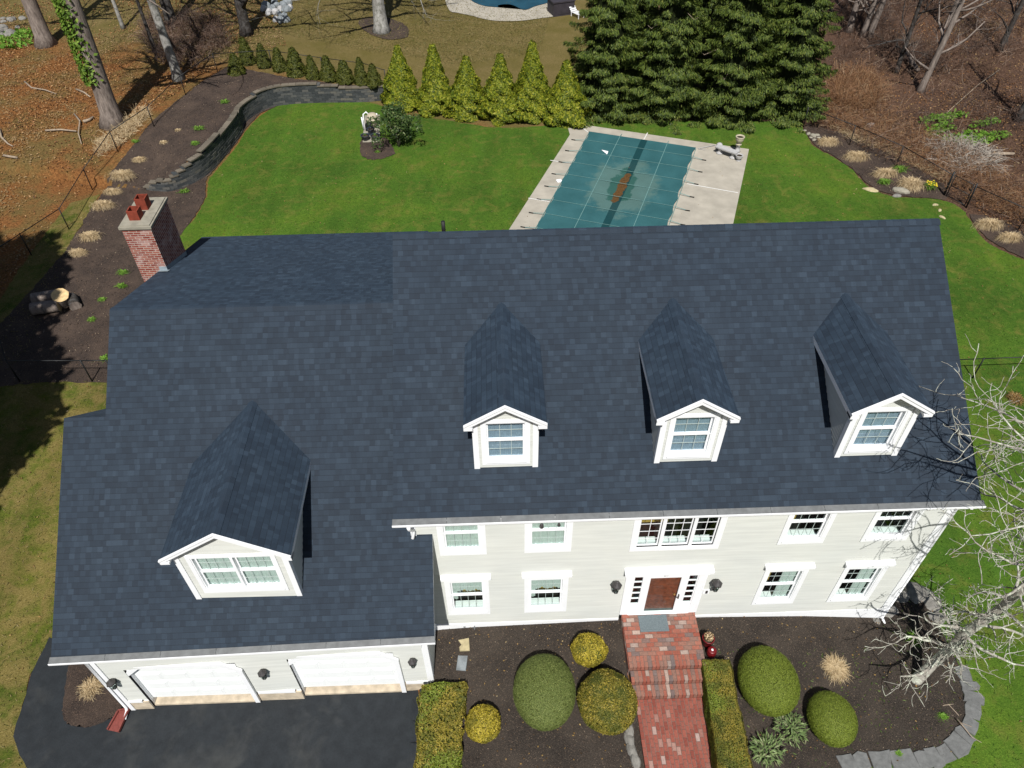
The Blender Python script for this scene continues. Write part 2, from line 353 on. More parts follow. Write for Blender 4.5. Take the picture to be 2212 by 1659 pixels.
MT = dict(
 shingle=shinglemat(), siding=sidingmat('siding_paint', (.6, .61, .57)), white=plain('white_trim_paint', (.86, .87, .88), .45, .3, .03),
 gdoor=plain('garage_door_paint', (.86, .88, .87), .4, .3, .02), gutter=plain('gutter_guard_metal', (.14, .145, .145), .5, .5, .2, 6), conc=plain('foundation_concrete', (.52, .44, .33), .9, .1, .25, 4, bmp=.3),
 door=plain('mahogany_door', (.2, .05, .022), .35, .5, .4, 9), bronze=plain('dark_bronze', (.05, .046, .045), .45, .5, .3, 20), glass=glassmat('window_glass', (.84, .92, .89), .02), dglass=glassmat('dormer_glass', (.6, .7, .79), .06),
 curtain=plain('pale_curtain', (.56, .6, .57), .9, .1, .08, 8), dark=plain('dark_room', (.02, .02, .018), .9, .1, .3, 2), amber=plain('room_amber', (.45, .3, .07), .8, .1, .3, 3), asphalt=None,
 brick=brickmat(), slab=plain('chimney_cap_concrete', (.27, .25, .2), .9, .1, .2, 5, bmp=.4), clay=plain('clay_flue', (.2, .042, .024), .8, .2, .25, 8), lead=plain('lead_flashing', (.25, .3, .33), .5, .5, .2, 9),
 black=plain('black_metal', (.008, .009, .01), .5, .4, .2, 20), soil=plain('potting_soil', (.05, .04, .03), .95, .1, .4, 30), planter=plain('dark_blue_planter', (.025, .035, .05), .45, .4, .2, 8),
 stone=plain('pale_cast_stone', (.4, .395, .39), .85, .2, .12, 10, bmp=.3), cream=plain('cream_cast_stone', (.4, .36, .26), .85, .2, .15, 10, bmp=.3), redpot=plain('red_glaze', (.13, .006, .008), .4, .4, .2, 8),
 cork=plain('sandy_tank', (.42, .36, .27), .7, .3, .1, 10), pvc=plain('white_pvc', (.75, .76, .77), .4, .4, .03), mat_=plain('rubber_mat', (.13, .16, .17), .85, .2, .2, 40, bmp=.4),
 splash=plain('red_splash_block', (.19, .05, .04), .7, .3, .25, 20), muntin=plain('pale_green_muntin', (.45, .52, .49), .6, .3, .05), rock=plain('field_stone', (.2, .19, .17), .9, .2, .3, 6, bmp=.6), slate=plain('blue_grey_flagstone', (.2, .22, .23), .8, .3, .35, 3, bmp=.5),
 tan=plain('tan_stone', (.4, .34, .2), .9, .2, .2, 6), gap=plain('brick_joint_sand', (.16, .12, .1), .95, .1, .3, 15), flash=plain('copper_stain', (.4, .2, .06), .8, .2, .3, 8), roofvent=plain('pipe_boot', (.02, .02, .02), .6, .3, .1, 9))
MT['walk'] = islandmat('walk_brick', [(0, (.19, .05, .035)), (.45, (.26, .078, .054)), (.84, (.22, .075, .055)), (.93, (.32, .19, .155)), (1, (.37, .27, .24))], .85, 25)
MT['step'] = islandmat('step_brick', [(0, (.23, .065, .042)), (.4, (.29, .11, .075)), (.62, (.22, .12, .09)), (.8, (.13, .1, .095)), (.92, (.38, .28, .23)), (1, (.15, .13, .12))], .85, 25)
MT['block'] = islandmat('wall_block', [(0, (.035, .04, .042)), (.5, (.06, .065, .067)), (.85, (.095, .095, .09)), (1, (.13, .12, .1))], .9, 14)
MT['capst'] = islandmat('wall_cap_block', [(0, (.1, .085, .065)), (1, (.17, .145, .11))], .9, 14)
MT['flag'] = islandmat('border_flagstone', [(0, (.045, .055, .066)), (.4, (.09, .1, .108)), (.7, (.17, .167, .155)), (1, (.07, .08, .092))], .85, 7, bmp=.8)
MT['lawn'] = lawnmat('lawn_grass', (.5, .66, .6, (.12, .125, .02), (.19, .16, .045)), [(.04, .086, .01), (.068, .135, .015), (.115, .185, .028), (.046, .114, .014)])
MT['dry'] = lawnmat('dormant_grass', (.4, .56, .8, (.13, .095, .025), (.24, .18, .07)), [(.035, .06, .008), (.075, .105, .014), (.12, .14, .025), (.09, .1, .02)])
MT['mulch'] = mulchmat('bark_mulch', (.017, .0145, .0125), (.046, .038, .032), (.095, .076, .06))
MT['mulch2'] = mulchmat('old_mulch', (.022, .017, .015), (.058, .044, .037), (.12, .085, .064))
MT['litter'] = leaflitter()
def asphaltmat():
    m, nt, b = newmat('asphalt', .9, .15); v = pos(nt)
    c = ramp(nt, [(.3, (.016, .019, .022)), (.7, (.032, .036, .04))], noise(nt, 70, 3, v, .8)).outputs[0]
    big = noise(nt, .7, 5, v, .6, .4); c = mixc(nt, ramp(nt, [(.52, (0, 0, 0)), (.75, (.5,)*3)], big).outputs[0], c, (.075, .075, .07))
    fine = noise(nt, 3.5, 3, v); c = mixc(nt, .5, c, ramp(nt, [(.3, (.7,)*3), (.7, (1.25,)*3)], fine).outputs[0], 'MULTIPLY')
    nt.links.new(c, b.inputs['Base Color']); bump(nt, b, noise(nt, 90, 2, v), .4, .01); return m
MT['asphalt'] = asphaltmat()
def covermat():
    m, nt, b = newmat('pool_cover_mesh', .55, .3); uv = N(nt, 'UVMap').outputs[0]; v = pos(nt)
    c = ramp(nt, [(.3, (.024, .088, .096)), (.7, (.036, .118, .128))], noise(nt, .8, 4, v)).outputs[0]
    sx = N(nt, 'SeparateXYZ'); nt.links.new(uv, sx.inputs[0]); u, q = sx.outputs[0], sx.outputs[1]
    # silt ring and dried leaves around the sagging middle (uv in metres: u across, v along)
    def blob(cu, cv, su, sv, warp, sc2):
        n = noise(nt, sc2, 5, v, .65)
        du = math_(nt, 'DIVIDE', math_(nt, 'SUBTRACT', u, cu), su); dv = math_(nt, 'DIVIDE', math_(nt, 'SUBTRACT', q, cv), sv)
        r = math_(nt, 'SQRT', math_(nt, 'ADD', math_(nt, 'MULTIPLY', du, du), math_(nt, 'MULTIPLY', dv, dv)))
        return math_(nt, 'ADD', r, math_(nt, 'MULTIPLY', math_(nt, 'SUBTRACT', n, .5), warp))
    ring = blob(3.35, 5.6, 2.0, 3.3, 1.3, 1.2)
    c = mixc(nt, ramp(nt, [(.35, (.35,)*3), (.75, (.32,)*3), (1.05, (0, 0, 0))], ring).outputs[0], c, (.16, .22, .17))
    wet = blob(3.3, 5.6, .75, 2.1, 1.5, 1.1); c = mixc(nt, ramp(nt, [(.85, (.75,)*3), (.95, (0, 0, 0))], wet).outputs[0], c, (.012, .07, .055))
    strip = ramp(nt, [(.0, (.85,)*3), (.19, (.85,)*3), (.2, (0, 0, 0))], math_(nt, 'ABSOLUTE', math_(nt, 'SUBTRACT', u, 3.42))).outputs[0]
    c = mixc(nt, strip, c, (.004, .035, .04))
    lv = blob(3.3, 5.8, .25, 2.3, 2.6, 1.5); lc = ramp(nt, [(.3, (.045, .025, .01)), (.7, (.15, .075, .025))], noise(nt, 14, 4, v, .8)).outputs[0]
    c = mixc(nt, ramp(nt, [(.75, (1,)*3), (.9, (0, 0, 0))], lv).outputs[0], c, lc)
    c = mixc(nt, .5, c, ramp(nt, [(.35, (.85,)*3), (.65, (1.12,)*3)], noise(nt, 25, 3, v)).outputs[0], 'MULTIPLY')
    nt.links.new(c, b.inputs['Base Color']); return m
MT['cover'] = covermat()
MT['deck'] = plain('broom_finished_concrete', (.36, .33, .275), .9, .1, .14, 1.3, bmp=.2)
MT['deckline'] = plain('deck_joint', (.62, .61, .58), .8, .1, .05)
MT['strap'] = plain('cover_strap', (.13, .25, .24), .7, .2, .1, 9)
MT['box'] = leafmat('boxwood_leaf', [(0, (0.0825, 0.1083, 0.0275)), (0.35, (0.1169, 0.1517, 0.0372)), (0.75, (0.1513, 0.1877, 0.0482)), (1, (0.2338, 0.2599, 0.0825))], trans=.1)
MT['box2'] = leafmat('yew_leaf', [(0, (0.0858, 0.1165, 0.013)), (0.35, (0.1316, 0.1747, 0.0182)), (0.75, (0.1716, 0.2184, 0.026)), (1, (0.2402, 0.2766, 0.052))], trans=.1)
MT['gold'] = leafmat('golden_leaf', [(0, (0.1215, 0.0945, 0.0135)), (0.35, (0.27, 0.216, 0.0162)), (0.75, (0.432, 0.351, 0.0338)), (1, (0.567, 0.432, 0.081))], trans=.12, patch=2.5, patchcol=(.07, .075, .012), patchamt=.6)
MT['mottle'] = leafmat('bronze_green_leaf', [(0, (0.081, 0.0743, 0.0135)), (0.4, (0.1755, 0.1485, 0.0189)), (0.75, (0.27, 0.2228, 0.027)), (1, (0.405, 0.297, 0.0675))], trans=.1, patch=2.2, patchcol=(.055, .075, .012), patchamt=.75)
MT['arbor'] = leafmat('golden_arborvitae_spray', [(0, (0.035, 0.06, 0.006)), (0.35, (0.1, 0.135, 0.008)), (0.7, (0.2, 0.225, 0.012)), (1, (0.3, 0.29, 0.03))], trans=.2)
MT['arbor2'] = leafmat('dark_arborvitae_spray', [(0, (0.027, 0.036, 0.0054)), (0.5, (0.063, 0.0765, 0.009)), (1, (0.108, 0.108, 0.018))], trans=.15)
MT['spruce'] = leafmat('spruce_needles', [(0, (0.0201, 0.0352, 0.0081)), (0.4, (0.0569, 0.0871, 0.0144)), (0.8, (0.1004, 0.1391, 0.0198)), (1, (0.159, 0.1761, 0.036))], trans=.12)
MT['rhodo'] = leafmat('rhododendron_leaf', [(0, (.02, .045, .012)), (.5, (.045, .085, .02)), (.9, (.08, .12, .03)), (1, (.2, .22, .09))], rough=.55, spec=.3, trans=.1)
MT['herb'] = leafmat('fresh_green_leaf', [(0, (.07, .16, .015)), (.6, (.13, .26, .025)), (1, (.22, .34, .06))], trans=.25)
MT['herb2'] = leafmat('grey_green_leaf', [(0, (.09, .14, .05)), (.6, (.19, .27, .09)), (.85, (.3, .36, .17)), (1, (.16, .12, .08))], trans=.25)
MT['straw'] = leafmat('dry_ornamental_grass', [(0, (0.2507, 0.1715, 0.0857)), (0.5, (0.4751, 0.3563, 0.198)), (1, (0.6862, 0.5543, 0.3563))], trans=.15)
MT['fallen'] = leafmat('fallen_leaf', [(0, (0.08, 0.044, 0.016)), (0.4, (0.216, 0.12, 0.04)), (0.8, (0.288, 0.192, 0.064)), (1, (0.36, 0.288, 0.16))], trans=.1)
MT['chip'] = leafmat('bark_chip', [(0, (.02, .016, .013)), (.5, (.06, .042, .03)), (.85, (.13, .085, .055)), (1, (.3, .24, .17))], trans=0)
MT['litterleaf'] = leafmat('oak_litter_leaf', [(0, (.045, .02, .01)), (.4, (.17, .07, .024)), (.8, (.31, .145, .05)), (1, (.44, .28, .13))], trans=.1, patch=.28, patchcol=(.24, .17, .08), patchamt=.85)
MT['twig'] = leafmat('brush_twig', [(0, (0.027, 0.0144, 0.0099)), (0.5, (0.09, 0.0495, 0.0315)), (0.9, (0.171, 0.1035, 0.0675)), (1, (0.36, 0.288, 0.225))], trans=0, patch=.33, patchcol=(.035,.022,.018), patchamt=.85)  # broad dark patches put tree shade into the twig colour
MT['rusty'] = leafmat('rusty_brush', [(0, (.06, .025, .012)), (.5, (.17, .08, .035)), (.9, (.27, .15, .07)), (1, (.42, .32, .2))], trans=0)
MT['score'] = plain('inner_gap_shade', (.012, .016, .006), .95, .05, .3, 5)  # near-black crown core: shade between boughs and sprays put into its colour
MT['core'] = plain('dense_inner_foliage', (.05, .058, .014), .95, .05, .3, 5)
MT['ivy'] = leafmat('ivy_leaf', [(0, (.05, .1, .01)), (.6, (.11, .19, .02)), (1, (.2, .28, .04))], trans=.15)
MT['bark'] = barkmat('grey_brown_bark', (.09, .072, .062), (.3, .25, .215))
MT['barkw'] = barkmat('pale_grey_bark', (.17, .16, .145), (.42, .41, .38), (.08, .08, .06), .6, 3)
MT['barkd'] = barkmat('dark_bark', (.02, .017, .015), (.07, .06, .052), (.2, .2, .2), .25)
MT['lichen'] = barkmat('lichened_bark', (.2, .18, .15), (.42, .39, .34), (.58, .61, .5), .85, 9)
MT['deadwood'] = plain('weathered_deadwood', (.3, .24, .18), .9, .1, .3, 8)
MT['cutwood'] = plain('fresh_cut_wood', (.6, .43, .22), .8, .1, .2, 8)
MT['yellowfl'] = leafmat('daffodil_petal', [(0, (.7, .5, .02)), (1, (.8, .65, .05))], trans=.2)
# ------------------------------------------------------------------ ground
def grid_axis(a, b, st, far): 
    n = int((b-a)/st)+1
    return np.concatenate([[a-far, a-far*.4, a-30, a-10, a-3], np.linspace(a, b, n), [b+3, b+10, b+30, b+far*.4, b+far]])
gx_ = grid_axis(-48, 56, .3, 500); gy_ = grid_axis(-9, 72, .3, 500)
gx_ = np.unique(np.round(np.concatenate([gx_, np.arange(-16.5, -1.5, .12)]), 3)); gy_ = np.unique(np.round(np.concatenate([gy_, np.arange(25.5, 39, .12)]), 3))
XX, YY = np.meshgrid(gx_, gy_); ZZ = H(XX, YY)
nv = XX.size; ny, nx = XX.shape
me = bpy.data.meshes.new('ground'); me.vertices.add(nv)
me.vertices.foreach_set('co', np.stack([XX, YY, ZZ], -1).reshape(-1).astype(np.float32))
idx = np.arange(nv).reshape(ny, nx); q = np.stack([idx[:-1, :-1], idx[:-1, 1:], idx[1:, 1:], idx[1:, :-1]], -1).reshape(-1, 4)
me.loops.add(len(q)*4); me.loops.foreach_set('vertex_index', q.reshape(-1).astype(np.int32)); me.polygons.add(len(q))
me.polygons.foreach_set('loop_start', np.arange(0, len(q)*4, 4, dtype=np.int32)); me.polygons.foreach_set('loop_total', np.full(len(q), 4, dtype=np.int32)); me.update(calc_edges=True)
me.materials.append(MT['litter']); g = bpy.data.objects.new('ground', me); COL.objects.link(g); tag(g, 'woodland floor of brown leaf litter and dormant turf around the yard', 'ground', kind='structure')
def sheet(name, poly, mat, dz, label, cat='ground', cell=.6, closed_smooth=True, jit=.03, uvf=None):
    """ground sheet draped dz above the terrain; poly: world xy points"""
    P = catmull([p[:2] for p in poly], 8, True) if closed_smooth else [np.array(p[:2]) for p in poly]
    if jit:
        out = []
        for i, p in enumerate(P):
            n2 = P[(i+1) % len(P)]; k = max(1, int(np.linalg.norm(n2-p)/.25)); out += [p+(n2-p)*t/k+rng.normal(0, jit, 2) for t in range(k)]
        P = out
    bm = bmesh.new(); vs = [bm.verts.new((p[0], p[1], 0)) for p in P]; bm.faces.new(vs)
    bmesh.ops.triangulate(bm, faces=bm.faces[:])
    A = np.array(P); 
    for ax in (0, 1):
        lo, hi = A[:, ax].min(), A[:, ax].max(); t = math.ceil(lo/cell)*cell
        while t < hi:
            no = (1, 0, 0) if ax == 0 else (0, 1, 0); co = (t, 0, 0) if ax == 0 else (0, t, 0)
            bmesh.ops.bisect_plane(bm, geom=bm.verts[:]+bm.edges[:]+bm.faces[:], plane_co=co, plane_no=no, dist=1e-5); t += cell
    hs = H(np.array([v.co.x for v in bm.verts]), np.array([v.co.y for v in bm.verts]))
    for v, h in zip(bm.verts, hs): v.co.z = h+dz
    bmesh.ops.recalc_face_normals(bm, faces=bm.faces[:])
    if bm.faces[0:][0].normal.z < 0: bmesh.ops.reverse_faces(bm, faces=bm.faces[:])
    if uvf:
        l = bm.loops.layers.uv.new('UVMap')
        for f in bm.faces:
            for lp in f.loops: lp[l].uv = uvf(lp.vert.co.x, lp.vert.co.y)
    me = bpy.data.meshes.new(name); bm.to_mesh(me); bm.free(); me.materials.append(mat)
    o = bpy.data.objects.new(name, me); COL.objects.link(o); return tag(o, label, cat, kind='structure')
D = lambda *L: [hit(*p) for p in L]
DZ = lambda n, *L: [hit(*Z(n, *p)) for p in L]
lawn = D((392,530),(425,470),(447,425),(450,392),(470,366),(505,325),(533,283),(566,248),(610,228),(700,222),(800,222),(860,245),(960,260),(1080,276),(1230,268),(1300,262),(1500,262),(1700,265),(1738,284)) \
     + DZ(3,(800,870),(850,950),(960,1010),(1080,1090),(1180,1190),(1250,1240),(1380,1275),(1560,1285),(1690,1300),(1800,1350),(1870,1440),(1960,1560),(2100,1640),(2300,1720),(2800,1900)) + [np.array(p) for p in [(34,2,0),(34,-17,0),(9.75,-17,0),(9.75,-6,0),(10,-3,0),(10,1.5,0),(1.9,2,0),(-3,6,0),(-5,11,0),(-6.5,14.5,0)]]
sheet('lawn', lawn, MT['lawn'], .02, 'bright green mown lawn around the pool and the right side of the house')
mb_front_l = [(1.89,.05),(7.44,.05),(7.44,-1.6),(7.6,-2.5),(7.6,-9),(1.3,-9),(1.45,-2),(1.89,-1.5)]
sheet('mulch_bed', mb_front_l, MT['mulch'], .04, 'dark bark mulch bed between garage corner and brick walk', jit=.02, closed_smooth=False)
bedR = [(9.55,.05),(15.45,.05)] + [tuple(hit(*Z(9,*p))[:2]) for p in [(1400,520),(1500,528),(1590,545),(1640,640),(1665,760),(1720,860),(1800,1010),(1850,1090),(1880,1180),(1895,1290),(1872,1400),(1810,1480),(1740,1570),(1610,1600),(1480,1625),(1330,1640),(1190,1650),(1040,1668)]] + [(11.6,-5.6),(10.6,-6.2),(9.5,-6.2)]
sheet('mulch_bed', bedR, MT['mulch'], .04, 'dark bark mulch bed right of the brick walk edged with flagstones', jit=.02, closed_smooth=False)
left_lawn = [(-6.9,4.2),(-6.9,-.5)] + [tuple(p[:2]) for p in DZ(7,(320,820),(255,960),(200,1060),(150,1250),(105,1380),(95,1450),(130,1580),(190,1680))] + [(-9.4,-17),(-34,-17),(-36,20)] + [tuple(p[:2]) for p in D((-150,720),(0,650),(30,600),(95,510),(150,440),(215,420),(205,445),(165,505),(140,560),(120,640),(60,760),(0,820),(100,824),(232,822))] 
sheet('lawn', left_lawn, MT['dry'], .025, 'patchy brown and green dormant grass left of the garage wing', closed_smooth=False)
mulL = D((236,826),(100,828),(0,835),(-90,830),(-60,760),(20,680),(85,610),(138,548),(165,505),(207,438),(243,370),(300,300),(330,262),(362,235),(440,175),(500,140),(540,152),(640,172),(720,182),(830,190),(835,205),(830,214),(700,219),(610,226),(562,246),(530,282),(502,322),(467,362),(446,388),(444,425),(422,468),(385,515),(390,560)) + [np.array((-6.2,11.4,0)), np.array((-6.0,4.2,0))]
sheet('mulch_bed', mulL, MT['mulch2'], .04, 'brown mulch bed sweeping from the chimney up behind the retaining wall', cell=.12, closed_smooth=False)
mulR = DZ(3,(780,840),(800,800),(900,830),(1080,880),(1260,960),(1420,1040),(1560,1120),(1680,1190),(1740,1260),(1690,1300),(1560,1285),(1380,1270),(1250,1235),(1180,1180),(1085,1085),(960,1005),(855,945))
sheet('mulch_bed', mulR, MT['mulch2'], .045, 'mulch strip with straw grasses along the right fence', closed_smooth=False)
mulR2 = DZ(3,(1860,1390),(1960,1400),(2100,1450),(2300,1560),(2700,1700),(2600,1800),(2300,1715),(2105,1630),(1965,1545),(1880,1440))
sheet('mulch_bed', mulR2, MT['mulch2'], .045, 'mulch strip continuing past the gate to the right edge', closed_smooth=False)
isl = DZ(2,(135,900),(200,900),(290,900),(345,985),(330,1010),(250,1035),(170,1035),(125,1000),(122,950))
sheet('mulch_bed', isl, MT['mulch2'], .05, 'small rounded mulch island in front of the planters on the back lawn')
drive = [tuple(p[:2]) for p in DZ(7,(322,815),(258,955),(203,1060),(153,1250),(108,1380),(100,1450),(132,1580),(190,1680))] + [(-9.5,-17),(1.5,-17),(1.5,-9),(1.55,-1.6),(1.88,-1.5),(-6.8,-1.5),(-7.6,-.4)]
sheet('driveway', drive, MT['asphalt'], .04, 'black asphalt driveway in front of the two garage doors', 'driveway', jit=.015, closed_smooth=False)
isl2 = DZ(7,(470,975),(440,1085),(412,1250),(420,1340),(465,1385),(550,1398),(640,1383),(720,1343),(775,1290),(800,1240),(760,1100),(620,960))
sheet('mulch_bed', isl2, MT['mulch2'], .06, 'teardrop mulch island beside the left garage corner', jit=.015)
sheet('lawn', [(1.5,-9),(7.6,-9),(7.6,-17),(1.5,-17)], MT['lawn'], .02, 'small green lawn panel between driveway and brick walk', closed_smooth=False)
# ------------------------------------------------------------------ pool, deck and cover
PA = R_(-20.3)     # long axis of the pool leans to +x going back
pax = np.array([math.sin(R_(20.3)), math.cos(R_(20.3))]); pac = np.array([math.cos(R_(20.3)), -math.sin(R_(20.3))])
dk = [on_z(p, .06)[:2] for p in [(1245,267),(1618,322),(1583,487),(1098,498)]]
P0 = on_z((1231,291), .06)[:2]
dfront = [dk[2]+(dk[2]-dk[1])*.35, dk[3]+(dk[3]-P0)*.35]
sheet('pool_deck', [dk[0], dk[1], dk[2], dfront[0], dfront[1], dk[3], P0, (P0+dk[0])/2+(-.3,.15)], MT['deck'], .06, 'pale concrete deck around the covered pool', 'pool deck', closed_smooth=False, jit=0, cell=2)
cvx = [on_z(p, .1)[:2] for p in [(1272,287),(1503,322),(1445,487),(1155,497)]]
cvf = [cvx[2]+(cvx[2]-cvx[1])*.35, cvx[3]+(cvx[3]-cvx[0])*.3]
wide = np.linalg.norm(cvx[1]-cvx[0]); U_ = (cvx[1]-cvx[0])/wide; V_ = -(cvx[1]-cvx[2]); V_ = V_/np.linalg.norm(V_)
O_ = cvx[0]
LEN = 11.5
def cvpt(u, v):                                            # u 0..1 across, v metres from the back edge
    a = cvx[0]+(cvx[3]-cvx[0])/np.linalg.norm(cvx[3]-cvx[0])*v; b = cvx[1]+(cvx[2]-cvx[1])/np.linalg.norm(cvx[2]-cvx[1])*v
    return a+(b-a)*u
pc = thing('pool_cover', 'teal mesh safety cover strapped over the swimming pool', 'pool cover', (float(O_[0]), float(O_[1]), 0))
mbc = MB(); nu, nv_ = 30, 48; V = []; UVs = []
off = np.array([O_[0], O_[1], 0])
for j in range(nv_+1):
    for i in range(nu+1):
        u, v = i/nu, LEN*j/nv_; p = cvpt(u, v)
        sag = -.10*math.exp(-((u-.52)/.12)**2)*math.exp(-((v-5.5)/2.6)**2)-.015*abs(math.sin(u*4*math.pi))*abs(math.sin(v*math.pi/1.5))
        e = min(u, 1-u); sc_in = .1*abs(math.sin(v*math.pi/1.5)) if e < .001 else 0
        if i == 0: p = p+U_*sc_in
        if i == nu: p = p-U_*sc_in
        V.append(np.array([p[0], p[1], .2+sag])-off); UVs.append((u*wide, v))
mbc.shared(V, [(j*(nu+1)+i, (j+1)*(nu+1)+i, (j+1)*(nu+1)+i+1, j*(nu+1)+i+1) for j in range(nv_) for i in range(nu)], 0, UVs)
mbc.build('cover_sheet', MT['cover'], pc)
skirt = MB()
for a, b in ((cvpt(0,0), cvpt(1,0)), (cvpt(1,0), cvpt(1,LEN)), (cvpt(1,LEN), cvpt(0,LEN)), (cvpt(0,LEN), cvpt(0,0))):
    a3, b3 = np.array([*a, .14])-off, np.array([*b, .14])-off; skirt.obox((a3+b3)/2-(0,0,.05), (b3-a3)/2, np.array([0.02,.02,0]), (0,0,.04))
skirt.build('cover_hem', MT['strap'], pc)
def flatstrap(a, b, z0, z1, wd, mb):
    a3 = np.array([*a, z0])-off; b3 = np.array([*b, z1])-off; d = b3-a3; s_ = np.cross(d, (0, 0, 1)); s_ = s_/np.linalg.norm(s_)*wd
    mb.obox((a3+b3)/2, d/2, s_, (0, 0, .006))
for k in range(8):
    v = 1.15+k*1.42; s_ = MB(); n = 10
    for i in range(n): flatstrap(cvpt(i/n, v), cvpt((i+1)/n, v), .215, .215, .009, s_)
    flatstrap(cvpt(0, v), cvpt(0, v)-U_*.55, .2, .11, .018, s_); flatstrap(cvpt(1, v), cvpt(1, v)+U_*.55, .2, .11, .018, s_)
    o = s_.build('strap', MT['strap'], pc)
    for p in (cvpt(0, v)-U_*.66, cvpt(1, v)+U_*.66):
        s2 = MB(); q3 = np.array([*p, .1])-off; s2.obox(q3, np.array([*(U_*.13), 0]), np.array([-U_[1]*.022, U_[0]*.022, 0]), (0, 0, .016)); s2.build('strap_spring', MT['black'], o)
for u in (.3, .74):
    s_ = MB()
    for i in range(12): flatstrap(cvpt(u, i*LEN/12), cvpt(u, (i+1)*LEN/12), .22, .22, .015, s_)
    b_ = cvpt(u, 0)-(cvpt(u, 1)-cvpt(u, 0))*.5; flatstrap(cvpt(u, 0), b_, .21, .11, .015, s_); s_.build('strap', MT['strap'], pc)
# white deck expansion joints
dj = MB()
def joint(pa, pb):
    a, b = on_z(pa, .13), on_z(pb, .13); d = b-a; s_ = np.cross(d, (0, 0, 1)); s_ = s_/np.linalg.norm(s_)*.03
    dj.obox((a+b)/2-(0, 0, .055), d/2, s_, (0, 0, .004))
joint(Z(2,1535,800), Z(2,1598,850)); joint(Z(2,1985,855), Z(2,1955,910)); joint(Z(2,1355,1033), Z(2,1485,1052)); joint(Z(2,1212,1278), Z(2,1350,1300)); joint(Z(3,30,1185), Z(3,360,1243)); joint(Z(3,0,1455), Z(3,60,1465))
tag(dj.build('deck_joint', MT['deckline']), 'white caulked joints across the pale pool deck', 'deck joint', kind='structure')
# ------------------------------------------------------------------ brick walk and steps
walk = thing('brick_walk', 'red brick front walk with landing and three steps up to the front door', 'walk', (8.5, -1, .2))
wo = np.array([8.5, -1, .2])
def brick_field(mb, x0, x1, y0, y1, z, along, skew=0., L=.2, Wd=.1, g=.008, th=.06):
    """bricks in running bond; along='x' or 'y' = direction of the long side"""
    a0, a1, b0, b1 = (x0, x1, y0, y1) if along == 'x' else (y0, y1, x0, x1)
    nb = max(1, round((b1-b0)/(Wd+g))); wb_ = (b1-b0)/nb
    for r in range(nb):
        bb = b0+r*wb_; st = a0-(0 if r % 2 else L/2+g/2)
        while st < a1:
            s0, s1 = max(st, a0), min(st+L, a1)
            if s1-s0 > .03:
                zj = z+random.uniform(-.003, .003)
                if along == 'x': X0, X1, Y0, Y1 = s0, s1, bb, bb+wb_-g
                else: X0, X1, Y0, Y1 = bb, bb+wb_-g, s0, s1
                sh = skew*((Y0+Y1)/2-y1)
                t = random.uniform(-.004, .004)
                mb.shared([np.array(p)-wo for p in [(X0+sh,Y0,z-th),(X1+sh,Y0,z-th),(X1+sh,Y1,z-th),(X0+sh,Y1,z-th),(X0+sh+.004,Y0+.004,zj+t),(X1+sh-.004,Y0+.004,zj),(X1+sh-.004,Y1-.004,zj-t),(X0+sh+.004,Y1-.004,zj)]],
                          [(4,5,6,7),(0,1,5,4),(1,2,6,5),(2,3,7,6),(3,0,4,7)], 0, sm=False)
            st += L+g
zl = [.86, .66, .47, .28]     # landing, tread, tread, lower walk
LX0, LX1 = 7.43, 9.6
yl = on_z(Z(8,1850,935), zl[0])[1]; y1_ = on_z(Z(8,1860,1010), zl[0])[1]
y2_ = y1_-.33; y3_ = y2_-.33
m = MB(); brick_field(m, LX0, LX1, yl, -.03, zl[0], 'x', L=.225, Wd=.118); brick_field(m, LX0, LX1, y1_, yl, zl[0], 'y', L=abs(yl-y1_), th=.185); 
def core(mb, x0, x1, y0, y1, z0, z1):
    mb.box(x0-wo[0], x1-wo[0], y0-wo[1], y1-wo[1], z0-wo[2], z1-wo[2], 1)
core(m, LX0+.004, LX1-.004, y1_+.03, -.02, -.1, zl[0]-.012); 
for r in range(8):     # brick courses on the sides of the landing
    zc_ = .0+r*.1
    for sx_ in (LX0-.012, LX1-.002):
        y = y1_+ (0 if r % 2 else .1)
        while y < -.05:
            m.shared([np.array(p)-wo for p in [(sx_,y,zc_),(sx_+.014,y,zc_),(sx_+.014,min(y+.2,-.02),zc_),(sx_,min(y+.2,-.02),zc_),(sx_,y,zc_+.085),(sx_+.014,y,zc_+.085),(sx_+.014,min(y+.2,-.02),zc_+.085),(sx_,min(y+.2,-.02),zc_+.085)]], [(4,5,6,7),(0,1,5,4),(1,2,6,5),(2,3,7,6),(3,0,4,7)], 0, sm=False); y += .21
m.build('landing', [MT['step'], MT['gap']], walk)
m = MB(); brick_field(m, LX0+.03, LX1, y2_, y1_, zl[1], 'y', L=.33, th=.185); core(m, LX0+.035, LX1-.01, y2_+.03, y1_, -.1, zl[1]-.012); m.build('step', [MT['step'], MT['gap']], walk)
m = MB(); brick_field(m, LX0+.06, LX1, y3_, y2_, zl[2], 'y', L=.33, th=.185); core(m, LX0+.065, LX1-.01, y3_+.03, y2_, -.1, zl[2]-.012); m.build('step', [MT['step'], MT['gap']], walk)
m = MB(); brick_field(m, LX0+.12, LX1, -12, y3_, zl[3], 'y', L=.21, Wd=.105); core(m, LX0+.13, LX1-.01, -12, y3_, -.2, zl[3]-.012); m.build('path_bricks', [MT['walk'], MT['gap']], walk)
dm = MB(); A_, B_ = on_z(Z(8,1922,672), zl[0]+.02), on_z(Z(8,2112,765), zl[0]+.02)
dm.box(A_[0], A_[0]+.84, -.62, -.1, zl[0]+.004, zl[0]+.02); dm.box(A_[0]+.06, A_[0]+.78, -.56, -.16, zl[0]+.02, zl[0]+.026)
tag(dm.build('door_mat', MT['mat_']), 'grey rubber mat on the brick landing before the front door', 'door mat')
